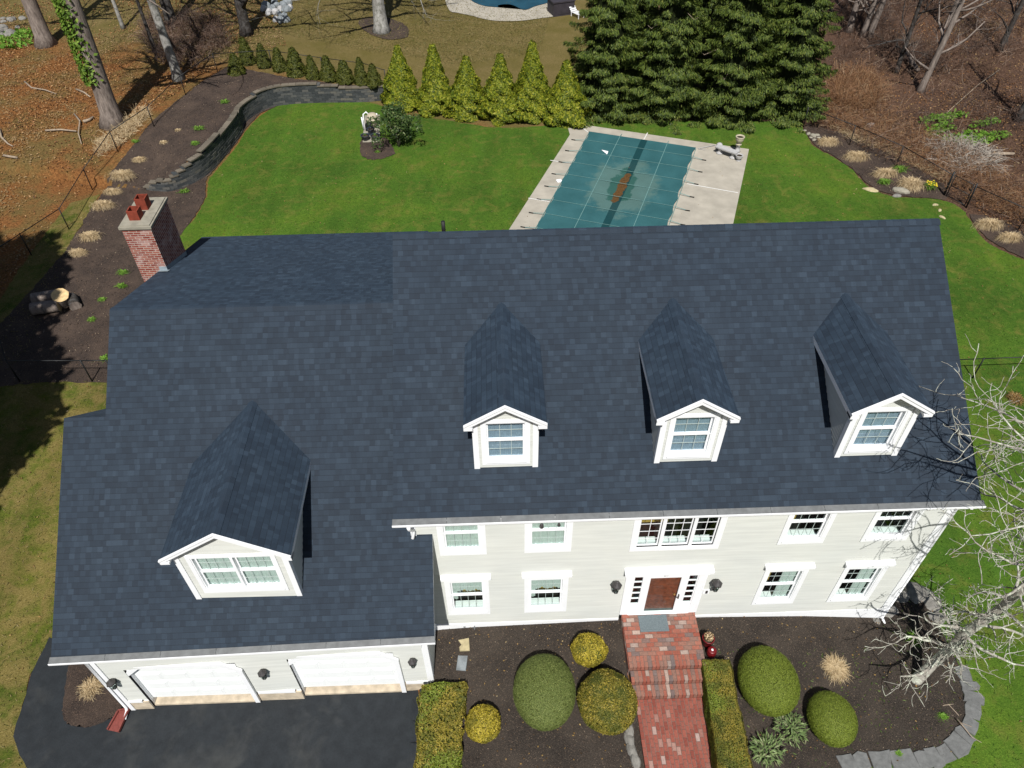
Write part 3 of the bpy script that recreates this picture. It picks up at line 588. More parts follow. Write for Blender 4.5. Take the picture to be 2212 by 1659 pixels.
# ------------------------------------------------------------------ HOUSE
house = thing('house', 'large pale grey clapboard house with dark blue shingle roof, four dormers and attached two-door garage', 'house', (8.5, 0, 0))
HO = np.array([8.5, 0, 0])
class HB(MB):
    def build(s, name, mats, parent=house):
        s.v = [(a-8.5, b, c) for a, b, c in s.v]; return MB.build(s, name, mats, parent)
def siding(mb, O, U, Nn, z0, z1, ul, ur, lap=.105, m=0):
    """clapboard rows; ul/ur: functions of z giving horizontal extents from O along U; Nn outward normal"""
    O, U, Nn = map(lambda q: np.array(q, float), (O, U, Nn)); k = math.floor(z0/lap)
    if not callable(ul): a_ = ul; ul = lambda z: a_
    if not callable(ur): b_ = ur; ur = lambda z: b_
    while k*lap < z1-1e-6:
        a, b = max(z0, k*lap), min(z1, (k+1)*lap)
        if b-a > 1e-4:
            fr = lambda z: .014*(1-(z-k*lap)/lap)
            pt = lambda u, z, e: O+U*u+Nn*e+np.array([0, 0, z])
            L0, L1, R0, R1 = ul(a), ul(b), ur(a), ur(b)
            if R0-L0 > .001: mb.face([pt(L0, a, fr(a)), pt(R0, a, fr(a)), pt(max(R1, L1), b, fr(b)), pt(L1, b, fr(b))], m); mb.face([pt(L0, a, 0), pt(R0, a, 0), pt(R0, a, fr(a)), pt(L0, a, fr(a))], m)
        k += 1
def wall_with_holes(mb, O, U, Nn, u0, u1, z0, z1, holes):
    zs = sorted({z0, z1} | {h[2] for h in holes} | {h[3] for h in holes})
    for a, b in zip(zs, zs[1:]):
        if b <= z0 or a >= z1: continue
        segs = [(u0, u1)]
        for h in holes:
            if h[2] < b-1e-6 and h[3] > a+1e-6:
                ns = []
                for s0, s1 in segs:
                    if h[0] > s0: ns.append((s0, min(s1, h[0])))
                    if h[1] < s1: ns.append((max(s0, h[1]), s1))
                segs = [s_ for s_ in ns if s_[1]-s_[0] > 1e-4]
        for s0, s1 in segs: siding(mb, O, U, Nn, a, b, s0, s1)
def roofslab(mb, pts, e, d, th=.1):
    """pts: top outline ccw from above; e: unit vector along the courses; d: unit vector up the slope"""
    pts = [np.array(p, float) for p in pts]; e = np.array(e, float); d = np.array(d, float)
    mb.face(pts, 0, [(p@e, p@d) for p in pts])
    low = [p-np.array([0, 0, th]) for p in pts]; n = len(pts)
    mb.face(low[::-1], 1)
    for i in range(n): j = (i+1) % n; mb.face([low[i], low[j], pts[j], pts[i]], 1)
def ridgecap(p0, p1, sl, sr, parent, w_=.15, step=.2, rev=False):
    """overlapping bent cap shingles from p0 to p1; sl/sr slope drop on each side per metre"""
    p0, p1 = np.array(p0, float), np.array(p1, float); L = np.linalg.norm(p1-p0); e = (p1-p0)/L; s_ = np.cross(e, (0, 0, 1)); s_ /= np.linalg.norm(s_)
    mb = HB(); n = int(L/step)
    for i in range(n):
        a = p0+e*i*L/n; b = p0+e*(i+1)*L/n+e*.03; up = .019; up2 = .012
        V = []; uvs = []
        for q_, u_ in ((a, up), (b, up2)):
            for t in (-1, -.25, .25, 1):
                sl_ = (sl if t < 0 else sr); V.append(q_+s_*w_*t+np.array([0, 0, u_*.8-abs(t)*w_*sl_*(.97 if abs(t) > .5 else .7)])); uvs.append(((i*.29+t*.08)*1.0, i*.145+.03+(.09 if u_ == up2 else 0)))
        mb.shared(V, [(0,1,5,4),(1,2,6,5),(2,3,7,6)], 0, uvs, False)
        mb.face([V[0], V[1], V[2], V[3]], 0, [(0, i*.145+.001)]*4)
    return mb.build('ridge_cap', [MT['shingle']], parent)
WX0, WX1 = 1.68, 15.408; YE, ZE, YR, ZR = -.361, 6.391, 5.718, 10.517; XL, XR = 1.367, 15.648
SM = (ZR-ZE)/(YR-YE); YB = 2*YR-YE
mz = lambda y: ZE+SM*(y-YE); my = lambda z: YE+(z-ZE)/SM
GX0, GX1 = -6.857, 1.862; GYE, GZE, GYR, GZR = -2.099, 3.681, 4.80, 9.005; GXE0, GXE1 = -7.225, 2.2
SG = (GZR-GZE)/(GYR-GYE); gzz = lambda y: GZE+SG*(y-GYE); gyy = lambda z: GYE+(z-GZE)/SG
# window openings on the main wall: (x0, x1, z0, z1) = hole inside the trim
wx = [2.325, 4.541, 11.225, 13.448]; WW = 1.225
holes = []
for x in wx: holes += [(x+.15, x+WW-.15, 1.3, 2.99), (x+.15, x+WW-.15, 4.47, 6.0)]
holes += [(7.46, 9.53, 4.37, 5.68), (7.36, 9.64, .3, 3.3)]
m = HB(); wall_with_holes(m, (0,0,0), (1,0,0), (0,-1,0), WX0, WX1, .3, 6.2, holes); m.build('front_wall', [MT['siding']])
m = HB()
for X, s_ in ((WX1, 1), (WX0, -1)):
    siding(m, (X,0,0), (0,1,0), (s_,0,0), .1, 6.2, 0, YB-.36)
    siding(m, (X,0,0), (0,1,0), (s_,0,0), 6.2, ZR-.15, lambda z: max(0, my(z+.12)), lambda z: 2*YR-max(0, my(z+.12)))
siding(m, (0,YB-.36,0), (1,0,0), (0,1,0), .1, 6.2, WX0, WX1); m.build('side_wall', [MT['siding']])
m = HB(); m.box(WX0, 7.36, -.022, .0, .1, .6); m.box(9.64, WX1, -.022, 0, -.1, .6); m.box(WX1-.15, WX1+.03, -.035, 0, -.05, 6.15); m.box(WX0-.02, WX0+.12, -.035, 0, 4.0, 6.1)
m.box(WX1, WX1+.03, 0, .14, -.05, 6.15); m.box(WX0, WX1, -.03, 0, 6.02, 6.2); m.build('trim_board', [MT['white']])
m = HB()   # roofs
roofslab(m, [(XL,YE,ZE),(XR,YE,ZE),(XR,YR,ZR),(XL,YR,ZR)], (1,0,0), (0,1/math.hypot(1,SM),SM/math.hypot(1,SM)))
roofslab(m, [(XR,YB,ZE),(XL,YB,ZE),(XL,YR,ZR),(XR,YR,ZR)], (1,0,0), (0,-1/math.hypot(1,SM),SM/math.hypot(1,SM)))
mroof = m.build('roof', [MT['shingle'], MT['white']]); ridgecap((XL,YR,ZR+.0),(XR,YR,ZR+.0), SM, SM, mroof)
m = HB()   # soffit + fascia
m.box(XL, XR, YE-.0, 0, 6.13, 6.2); m.box(XL, XR, YE-.018, YE-.002, 6.15, ZE-.005); m.build('soffit', [MT['white']])
def gutter(x0, x1, y0, y1, z):
    """K gutter with a grey guard; runs from (x0,y0) to (x1,y1)"""
    a, b = np.array([x0, y0, z]), np.array([x1, y1, z]); e = (b-a)/np.linalg.norm(b-a); nn = np.array([e[1], -e[0], 0])
    m = HB(); prof = [(0,-.01),(0,-.12),(.08,-.12),(.125,-.05),(.125,.012),(.11,.012)]
    for (p, q), (r, s_) in zip(prof, prof[1:]): m.face([a+nn*p+(0,0,q), b+nn*p+(0,0,q), b+nn*r+(0,0,s_), a+nn*r+(0,0,s_)], 0)
    for E_ in (a, b): m.face([E_+nn*p+(0,0,q) for p, q in prof], 0)
    o = m.build('gutter', [MT['white']]); gm = HB(); L = np.linalg.norm(b-a); n = int(L/1.2)
    for i in range(n):
        p, q = a+e*(i*L/n+.004), a+e*((i+1)*L/n-.004); w0, w1 = random.uniform(-.004,.004), random.uniform(-.004,.004)
        gm.face([p+nn*.11+(0,0,.014+w0), q+nn*.11+(0,0,.014+w1), q+nn*(-.045)+(0,0,.05+w1), p+nn*(-.045)+(0,0,.05+w0)], 0)
    gm.build('gutter_guard', [MT['gutter']], o); return o
gutter(XL-.02, XR+.04, YE-.02, YE-.02, ZE+.0); gutter(GXE0-.02, GXE1+.02, GYE-.12, GYE+.08, GZE+.0)
# ---- garage wing
gf0, gf1 = -1.795, -1.515     # front wall y at the left and right corner (slightly out of square)
def gfy(x): return gf0+(gf1-gf0)*(x-GX0)/(GX1-GX0)
gO = np.array([GX0, gf0, 0]); gU = np.array([GX1-GX0, gf1-gf0, 0]); GL = np.linalg.norm(gU); gU /= GL; gN = np.array([gU[1], -gU[0], 0])
D1 = (-6.36+.0, -3.12); D2 = (-2.07, 1.08)
def gdoor_geo(x0, x1):
    return x0+.16, x1-.16
m = HB(); hs = []
for a, b in (D1, D2): i0, i1 = gdoor_geo(a, b); hs.append((i0-GX0, i1-GX0, -1, 2.06))
wall_with_holes(m, gO, gU, gN, 0, GL, .22, 3.5, hs)
siding(m, (GX1,0,0), (0,1,0), (1,0,0), -.3, 3.5, gf1, .0); siding(m, (GX1,0,0), (0,1,0), (1,0,0), 3.5, 5.1, lambda z: gyy(z+.12), .0)
siding(m, (GX0,0,0), (0,1,0), (-1,0,0), -.4, 3.6, gf0, 6.7); siding(m, (GX0,0,0), (0,1,0), (-1,0,0), 3.6, 7.1, lambda z: gyy(z+.12), lambda z: 2.559+(7.25-z)/.83)
siding(m, (-6.0,0,0), (0,1,0), (-1,0,0), 3.6, 6.3, 2.0, 11.2); siding(m, (-6.0,0,0), (0,1,0), (-1,0,0), 6.3, 8.85, lambda z: gyy(z+.12), lambda z: min(11.25, 4.8+(8.8-z)/.3316))
siding(m, (0,11.3,0), (1,0,0), (0,1,0), 0, 6.7, -6.0, WX0); m.build('garage_wall', [MT['siding']])
m = HB()
roofslab(m, [(GXE0,GYE-.1,GZE),(GXE1,GYE+.1,GZE),(GXE1,0,gzz(0)),(WX0-.0,0,gzz(0)),(WX0,GYR,GZR),(-6.165,GYR,GZR),(-6.165,2.559,gzz(2.559)),(GXE0,2.559,gzz(2.559))], (1,0,0), (0,1/math.hypot(1,SG),SG/math.hypot(1,SG)))
zz_ = gzz(2.559)
roofslab(m, [(GXE0,6.8,zz_-.83*4.24),(GXE0,2.559,zz_),(-5.99,2.559,zz_),(-5.99,6.8,zz_-.83*4.24)], (1,0,0), (0,-.77,.64))
BS = (GZR-6.75)/(11.6-GYR)
roofslab(m, [(WX0,11.6,6.75),(-6.2,11.6,6.75),(-6.165,GYR,GZR),(WX0,GYR,GZR)], (1,0,0), (0,-1/math.hypot(1,BS),BS/math.hypot(1,BS)))
groof = m.build('garage_roof', [MT['shingle'], MT['white']]); ridgecap((-6.165,GYR,GZR),(XL-.02,GYR,GZR), .34, SG, groof, step=.2)
m = HB(); m.box(GX0, GX0+.13, gf0-.035, gf0, -.45, 3.5); m.box(GX1-.15, GX1+.02, gf1-.035, gf1-.0, -.35, 3.5); m.box(GX1, GX1+.022, gf1, gf1+.12, -.35, 3.5)
for a, b in ((GX0+.13, D1[0]), (D1[1], D2[0]), (D2[1], GX1-.15)): 
    y_ = gfy((a+b)/2); m.box(a, b, y_-.04, y_+.01, .1, .22)
m.box(GXE0, GXE1, GYE+.08, gf1-.02, 3.49, 3.54); m.box(GXE0, GXE1, GYE-.02+.1, GYE+.1, 3.5, GZE-.04)
m.build('trim_board', [MT['white']])
m = HB()
for a, b in ((GX0, D1[0]+.16), (D1[1]-.16, D2[0]+.16), (D2[1]-.16, GX1)): y_ = gfy((a+b)/2); m.box(a+.003, b-.003, y_-.02, y_+.2, -.6, .1)
for a, b in (D1, D2): y_ = gfy((a+b)/2); m.box(a+.16, b-.16, y_-.01+.02, y_+.5, -.6, -.3)
m.build('foundation', [MT['conc']])
for a, b in (D1, D2):
    i0, i1 = gdoor_geo(a, b); y = gfy((a+b)/2); zb, zt, ch = -.1, 2.06, .38
    fr = HB()      # frame: octagonal head trim
    def ring(inner, outer, y0, y1, mb):
        n = len(inner)
        for i in range(n-1):
            A, B, C, D_ = outer[i], outer[i+1], inner[i+1], inner[i]
            mb.face([(A[0],y0,A[1]),(D_[0],y0,D_[1]),(C[0],y0,C[1]),(B[0],y0,B[1])][::-1], 0)
            mb.face([(D_[0],y0,D_[1]),(D_[0],y1,D_[1]),(C[0],y1,C[1]),(C[0],y0,C[1])], 0); mb.face([(A[0],y0,A[1]),(B[0],y0,B[1]),(B[0],y1,B[1]),(A[0],y1,A[1])], 0)
    inn = [(i0,-.4),(i0,zt-ch),(i0+ch,zt),(i1-ch,zt),(i1,zt-ch),(i1,-.3)]; t_ = .13
    out = [(i0-t_,-.4),(i0-t_,zt-ch+t_*.5),(i0+ch-t_*.5,zt+t_),(i1-ch+t_*.5,zt+t_),(i1+t_,zt-ch+t_*.5),(i1+t_,-.3)]
    ring(inn, out, y-.045, y+.02, fr); fr.face([(i0,y+.02,zt-ch),(i0,y+.02,zt),(i0+ch,y+.02,zt)], 0); fr.face([(i1,y+.02,zt-ch),(i1,y+.02,zt),(i1-ch,y+.02,zt)], 0)
    fr.box(i0-.005, i0+.0, y-.04, y+.3, -.4, zt-.3); fr.box(i1, i1+.005, y-.04, y+.3, -.3, zt-.3)
    for s0, s1, sg in ((i0, i0+ch, 1), (i1-ch, i1, -1)):
        fr.face([(s0, y+.02, zt-ch if sg > 0 else zt), (s1, y+.02, zt if sg > 0 else zt-ch), (s1, y+.27, zt if sg > 0 else zt-ch), (s0, y+.27, zt-ch if sg > 0 else zt)], 0)
    frame = fr.build('garage_door_frame', [MT['white']])
    gd = HB(); yd = y+.14; ph = (zt-zb)/4
    gd.box(i0-.02, i1+.02, yd, yd+.04, zb, zt+.05)
    for r in range(4):
        gd.box(i0, i1, yd-.008, yd, zb+r*ph+.012, zb+(r+1)*ph-.004)
        for c_ in range(4):
            px0 = i0+.09+c_*(i1-i0-.1)/4; px1 = px0+(i1-i0-.1)/4-.1; z0, z1 = zb+r*ph+.09, zb+(r+1)*ph-.09
            gd.box(px0, px1, yd-.016, yd-.008, z0, z1); gd.box(px0+.05, px1-.05, yd-.024, yd-.016, z0+.04, z1-.04)
    gd.build('garage_door', [MT['gdoor']]); 
# interior dark boxes so that openings show rooms
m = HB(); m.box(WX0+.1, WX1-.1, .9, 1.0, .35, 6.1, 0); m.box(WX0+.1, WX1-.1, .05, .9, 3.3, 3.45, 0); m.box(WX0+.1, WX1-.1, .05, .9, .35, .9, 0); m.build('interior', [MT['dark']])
# ---- windows
def window(x0, x1, z0, z1, y, cols=4, cap=False, kind='curtain', trim=.13, glass='glass', parent=house, name='window', twin=False, single=False, sillz=None, nofr=False):
    """front-facing double-hung window; outer trim x0..x1, z0..z1"""
    fr = HB(); t = trim
    fr.box(x0, x0+t, y-.035, y+.0, z0, z1); fr.box(x1-t, x1, y-.035, y+.0, z0, z1); fr.box(x0+t, x1-t, y-.034, y+.0, z1-t, z1); fr.box(x0+t, x1-t, y-.034, y+.0, z0, z0+t*.85)
    fr.box(x0+t*.8, x1-t*.8, y-.065, y-.036, z0+t*.85, z0+t*.85+.035)
    fr.box(x0+t-.0, x0+t+.03, y-.02, y+.14, z0+t*.85, z1-t); fr.box(x1-t-.03, x1-t, y-.02, y+.14, z0+t*.85, z1-t); fr.box(x0+t+.03, x1-t-.03, y-.02, y+.14, z1-t-.03, z1-t)
    fr.face([(x0+t+.03,y-.06,z0+t*.85+.036),(x1-t-.03,y-.06,z0+t*.85+.036),(x1-t-.03,y+.14,z0+t*.85+.07),(x0+t+.03,y+.14,z0+t*.85+.07)], 0)
    if cap:
        fr.box(x0-.03, x1+.03, y-.07, y-.0, z1, z1+.12); fr.box(x0-.07, x1+.07, y-.14, y-.0, z1+.12, z1+.2); fr.face([(x0-.07,y-.14,z1+.203),(x1+.07,y-.14,z1+.203),(x1+.07,y,z1+.24),(x0-.07,y,z1+.24)], 0)
    W = fr.build(name, [MT['white']], parent)
    a, b, c, d = x0+t+.03, x1-t-.03, z0+t*.85+.05, z1-t-.03
    bays = [(a, b)] if not twin else [(a, (a+b)/2-.035), ((a+b)/2+.035, b)]
    sash = HB(); gl = HB(); cu = HB()
    if twin: sash.box((a+b)/2-.035, (a+b)/2+.035, y-.03, y+.1, c, d)
    mid = (c+d)/2+.02
    for ba, bb in bays:
        parts = [(c, mid, y+.045, .085), (mid, d, y+.075, .035)] if not single else [(c, d, y+.05, .05)]
        for (s0, s1, ys, botr) in parts:
            sash.box(ba, ba+.04, ys, ys+.03, s0, s1); sash.box(bb-.04, bb, ys, ys+.03, s0, s1); sash.box(ba+.04, bb-.04, ys, ys+.03, s0, s0+botr); sash.box(ba+.04, bb-.04, ys, ys+.03, s1-.035, s1)
            g0, g1, h0, h1 = ba+.04, bb-.04, s0+botr, s1-.035
            rows = 2 if not single else 4
            for k in range(1, cols): xx = g0+(g1-g0)*k/cols; sash.box(xx-.006, xx+.006, ys+.004, ys+.012, h0, h1, 1)
            for k in range(1, rows): zz = h0+(h1-h0)*k/rows; sash.box(g0, g1, ys+.005, ys+.013, zz-.006, zz+.006, 1)
            gl.face([(g0,ys+.018,h0),(g1,ys+.018,h0),(g1,ys+.018,h1),(g0,ys+.018,h1)], 0)
        # what stands inside
        n = 40; X = np.linspace(ba, bb, n+1); yc = y+.125
        def drape(z_lo, z_hi, xa=ba, xb=bb, mat=0):
            X = np.linspace(xa, xb, n+1); Y = yc+.012*np.sin(X*60)
            for i in range(n):
                lo0, lo1 = (z_lo(X[i]), z_lo(X[i+1])) if callable(z_lo) else (z_lo, z_lo)
                cu.face([(X[i],Y[i],lo0),(X[i+1],Y[i+1],lo1),(X[i+1],Y[i+1],z_hi),(X[i],Y[i],z_hi)], mat)
        if kind == 'curtain': drape(c-.1, d+.2)
        if kind == 'valance':
            drape(lambda x: c+(d-c)*.62-.09*abs(math.sin((x-ba)*9)), d+.25); drape(c+(d-c)*.3, d, ba, ba+.16)
            cu.box(ba+.25, bb-.1, y+.55, y+.6, c-.1, c+(d-c)*.45, 1)
            cu.box(ba, bb, y+.16, y+.34, c-.06, c+.0, 2)
        if kind == 'dark': cu.box(ba, bb, y+.16, y+.3, c-.06, c-.0, 2); cu.box(ba+.1, bb-.45, y+.6, y+.65, c-.1, c+(d-c)*.3, 1)
        if kind == 'side': drape(c, d+.1, (ba+bb)/2, bb-.06); cu.box(ba, bb, y+.16, y+.3, c-.06, c-.0, 2); cu.box(ba+.1, (ba+bb)/2, y+.6, y+.65, c-.1, c+(d-c)*.35, 1)
    sash.build('sash', [MT['white'], MT['muntin']], W); gl.build('pane', [MT[glass]], W)
    if cu.f: cu.build('curtain', [MT['curtain'], MT['amber'], MT['white']], W)
    return W
kinds2 = ['curtain', 'curtain', 'dark', 'dark']; kinds1 = ['valance', 'valance', 'side', 'side']
for i, x in enumerate(wx):
    window(x, x+WW, 4.319, 6.07, -.0, kind=kinds2[i]); window(x, x+WW, 1.157, 3.08, -.0, cap=True, kind=kinds1[i])
m = HB(); m.lathe((4.98, .04, 5.34), [(.01,0),(.06,.03),(.05,.12),(.01,.2)], 8); m.build('window_ornament', [MT['bronze']]); m = HB(); m.lathe((5.42, .04, 5.38), [(.01,0),(.045,.04),(.03,.1),(.01,.16)], 8); m.build('window_ornament', [MT['bronze']])
# triple window over the door
fr = HB(); x0, x1, z0, z1 = 7.312, 9.678, 4.22, 5.76
for a, b, c, d in ((x0, x0+.17, z0, z1), (x1-.17, x1, z0, z1), (x0+.17, x1-.17, z1-.1, z1), (x0+.17, x1-.17, z0, z0+.15), (x0+.74, x0+.83, z0+.15, z1-.1), (x1-.83, x1-.74, z0+.15, z1-.1)): fr.box(a, b, -.035, .0, c, d)
fr.box(x0+.15, x1-.15, -.06, -.036, z0+.15, z0+.18); W = fr.build('triple_window', [MT['white']]); s_ = HB(); g_ = HB(); c_ = HB()
for a, b, n in ((x0+.17, x0+.74, 2), (x0+.83, x1-.83, 3), (x1-.74, x1-.17, 2)):
    c, d = z0+.15, z1-.1; ys = .04
    s_.box(a, a+.035, ys, ys+.03, c, d); s_.box(b-.035, b, ys, ys+.03, c, d); s_.box(a+.035, b-.035, ys, ys+.03, c, c+.05); s_.box(a+.035, b-.035, ys, ys+.03, d-.035, d)
    for k in range(1, n): xx = a+(b-a)*k/n; s_.box(xx-.008, xx+.008, ys+.004, ys+.012, c, d)
    for k in range(1, 4): zz = c+(d-c)*k/4; s_.box(a, b, ys+.005, ys+.013, zz-.008, zz+.008)
    g_.face([(a,ys+.018,c),(b,ys+.018,c),(b,ys+.018,d),(a,ys+.018,d)], 0); c_.box(a, b, .14, .3, c-.04, c+.02, 2)
c_.box(x0+.3, x0+1.1, .6, .64, z0+.4, z0+1.2, 1)
s_.build('sash', [MT['white']], W); g_.build('pane', [MT['glass']], W); c_.build('window_seat', [MT['curtain'], MT['amber'], MT['white']], W)
# ---- entry
fr = HB(); zt = 3.02; zb = .88
fr.box(7.36, 7.6, -.05, .02, zb-.02, zt); fr.box(9.4, 9.64, -.05, .02, zb-.02, zt)
for k in range(4):
    for xx in (7.40, 9.44): fr.box(xx+k*.045, xx+k*.045+.025, -.058, -.05, zb+.15, zt-.05)
fr.box(7.33, 9.67, -.1, .02, zt, zt+.2); fr.box(7.28, 9.72, -.2, .02, zt+.2, zt+.3); fr.face([(7.28,-.2,zt+.303),(9.72,-.2,zt+.303),(9.72,.02,zt+.35),(7.28,.02,zt+.35)], 0)
fr.box(7.6, 9.4, -.03, .02, zt-.1, zt)
for a, b in ((7.84, 7.95), (9.03, 9.14)): fr.box(a, b, -.04, .02, zb, zt-.1)
for a, b in ((7.6, 7.62), (9.37, 9.4)): fr.box(a, b, -.025, .02, zb, zt-.1)
for a, b in ((7.62, 7.84), (9.14, 9.37)):
    fr.box(a, b, -.02, .02, zb, 1.42)
    for k in range(6): zz = 1.42+k*(zt-.1-1.42)/5; fr.box(a, b, -.015, .02, zz-.016, zz+.016)
fr.box(7.6, 9.4, -.07, .02, zb-.05, zb)
entry = fr.build('door_surround', [MT['white']])
for a, b in ((7.62, 7.84), (9.14, 9.37)): g_ = HB(); g_.face([(a,.0,1.4),(b,.0,1.4),(b,.0,zt-.1),(a,.0,zt-.1)], 0); g_.build('sidelight', [MT['glass']], entry)
for q_ in ((7.64, 7.74, .3, .34, 1.2, 1.75), (9.16, 9.24, .3, .34, 1.2, 1.6)): c_ = HB(); c_.box(*q_, 0); c_.build('hall_decor', [MT['amber']], entry)
s_ = HB()
for a, b, c, d in ((7.95, 8.06, zb, zt-.1), (8.92, 9.03, zb, zt-.1), (8.06, 8.92, zt-.17, zt-.1), (8.06, 8.92, zb, zb+.1)): s_.box(a, b, -.045, -.01, c, d)
st = s_.build('storm_door', [MT['white']]); h_ = HB(); h_.box(8.95, 8.98, -.09, -.045, 1.75, 1.95); h_.box(8.87, 8.97, -.1, -.085, 1.83, 1.86); h_.build('handle', [MT['bronze']], st)
g_ = HB(); g_.face([(8.06,-.028,zb+.1),(8.92,-.028,zb+.1),(8.92,-.028,zt-.17),(8.06,-.028,zt-.17)], 0); g_.build('pane', [MT['glass']], st)
d_ = HB(); dx0, dx1, dz0, dz1 = 8.04, 8.94, zb, zt-.1; d_.box(dx0, dx1, .03, .07, dz0, dz1); w2 = (dx1-dx0-.36)/2
for r0, r1 in ((.2, .75), (.88, 1.45), (1.57, 1.85)):
    for k in range(2): xa = dx0+.12+k*(w2+.12); d_.box(xa, xa+w2, .024, .03, dz0+r0, dz0+r1); d_.box(xa+.04, xa+w2-.04, .016, .024, dz0+r0+.04, dz0+r1-.04)
dd = d_.build('front_door', [MT['door']]); k_ = HB(); k_.box(dx0+.02, dx1-.02, .018, .03, dz0+.01, dz0+.15); k_.build('kick_plate', [MT['gutter']], dd)
k_ = HB(); k_.lathe((8.86, .0, 1.86), [(.0,-.03),(.03,-.015),(.03,.015),(0,.03)], 10); k_.build('door_knob', [MT['flash']], dd)
tc = bpy.data.curves.new('house_number', 'FONT'); tc.body = '27'; tc.size = .17; tc.extrude = .006; tc.align_x = 'CENTER'
to = bpy.data.objects.new('tmp', tc); COL.objects.link(to); dg = bpy.context.evaluated_depsgraph_get(); tm = bpy.data.meshes.new_from_object(to.evaluated_get(dg)); bpy.data.objects.remove(to)
tn = bpy.data.objects.new('house_number', tm); COL.objects.link(tn); tm.materials.clear(); tm.materials.append(MT['bronze']); tn.parent = entry; tn.location = (8.46-8.5, -.11, zt+.03); tn.rotation_euler = (R_(90), 0, 0)
m = HB(); m.box(9.66, 9.84, -.03, -.01, 1.87, 2.1, 0); m.box(9.73, 9.79, -.05, -.03, 1.92, 2.05, 1); m.build('doorbell', [MT['white'], MT['bronze']])
m = HB(); m.lathe((2.75, -.03, .42), [(.0,-.02),(.035,-.01),(.035,.01),(0,.02)], 8); m.tube([(3.05,-.02,.44),(3.05,-.1,.44),(3.05,-.12,.38)], .014); m.box(3.0, 3.1, -.1, -.09, .46, .475); m.build('hose_spigot', [MT['gutter']])
def lantern(x, y, z, s=1.):
    m = HB(); n = 6; c = (x, y-.14*s, z)
    m.lathe(c, [(.01,.2*s),(.03*s,.18*s),(.05*s,.13*s),(.11*s,.08*s),(.125*s,.05*s),(.1*s,.045*s),(.1*s,.03*s)], 6)
    for k in range(6):
        a = k*math.pi/3; m.tube([(c[0]+.095*s*math.cos(a), c[1]+.095*s*math.sin(a), z+.04*s),(c[0]+.06*s*math.cos(a), c[1]+.06*s*math.sin(a), z-.2*s)], .007*s, 4)
    m.lathe((c[0], c[1], z-.22*s), [(.062*s,.02*s),(.065*s,0),(.03*s,-.03*s),(.01,-.06*s)], 6)
    m.tube([(x, y-.01, z-.1*s),(x-.0, y-.1*s, z-.33*s),(x, y-.14*s, z-.27*s)], .014*s, 5); m.lathe((x, y-.015, z-.08*s), [(.0,-.1*s),(.045*s,-.08*s),(.045*s,.08*s),(0,.1*s)], 8, sy=.4)
    m.tube([(x, y-.01, z-.04*s),(x, y-.09*s, z+.14*s),(x, y-.14*s, z+.19*s)], .012*s, 5)
    L_ = m.build('wall_lantern', [MT['bronze']]); g_ = HB(); g_.lathe((c[0], c[1], z-.2*s), [(.055*s,0),(.088*s,.235*s)], 6); g_.build('lantern_glass', [MT['glass']], L_)
lantern(7.09, -.01, 2.72, 1.25); lantern(9.9, -.01, 2.63, 1.25); lantern(-6.62, gfy(-6.62), 1.62, 1.05); lantern(-2.62, gfy(-2.62), 1.6, 1.05); lantern(1.42, gfy(1.42), 1.66, 1.0)
# downspouts
def spout(pts, name='downspout'):
    m = HB(); m.tube(pts, .045, 6); return m.build(name, [MT['white']])
spout([(1.72, YE-.09, 6.27),(1.72, YE-.05, 6.1),(1.74, -.15, 5.7),(1.76, -.09, 5.55),(1.72, -.2, 5.4)])
spout([(GX0-.07, GYE-.15, 3.58),(GX0-.08, GYE-.02, 3.42),(GX0-.07, gf0-.03, 3.2),(GX0-.07, gf0-.03, -.15),(GX0-.07, gf0-.1, -.27),(GX0-.07, gf0-.32, -.3)])
spout([(WX1+.02, YE-.08, 6.27),(WX1+.04, -.1, 6.0),(WX1+.07, -.02, 5.8),(WX1+.07, -.02, .1),(WX1+.1, -.2, .02)])
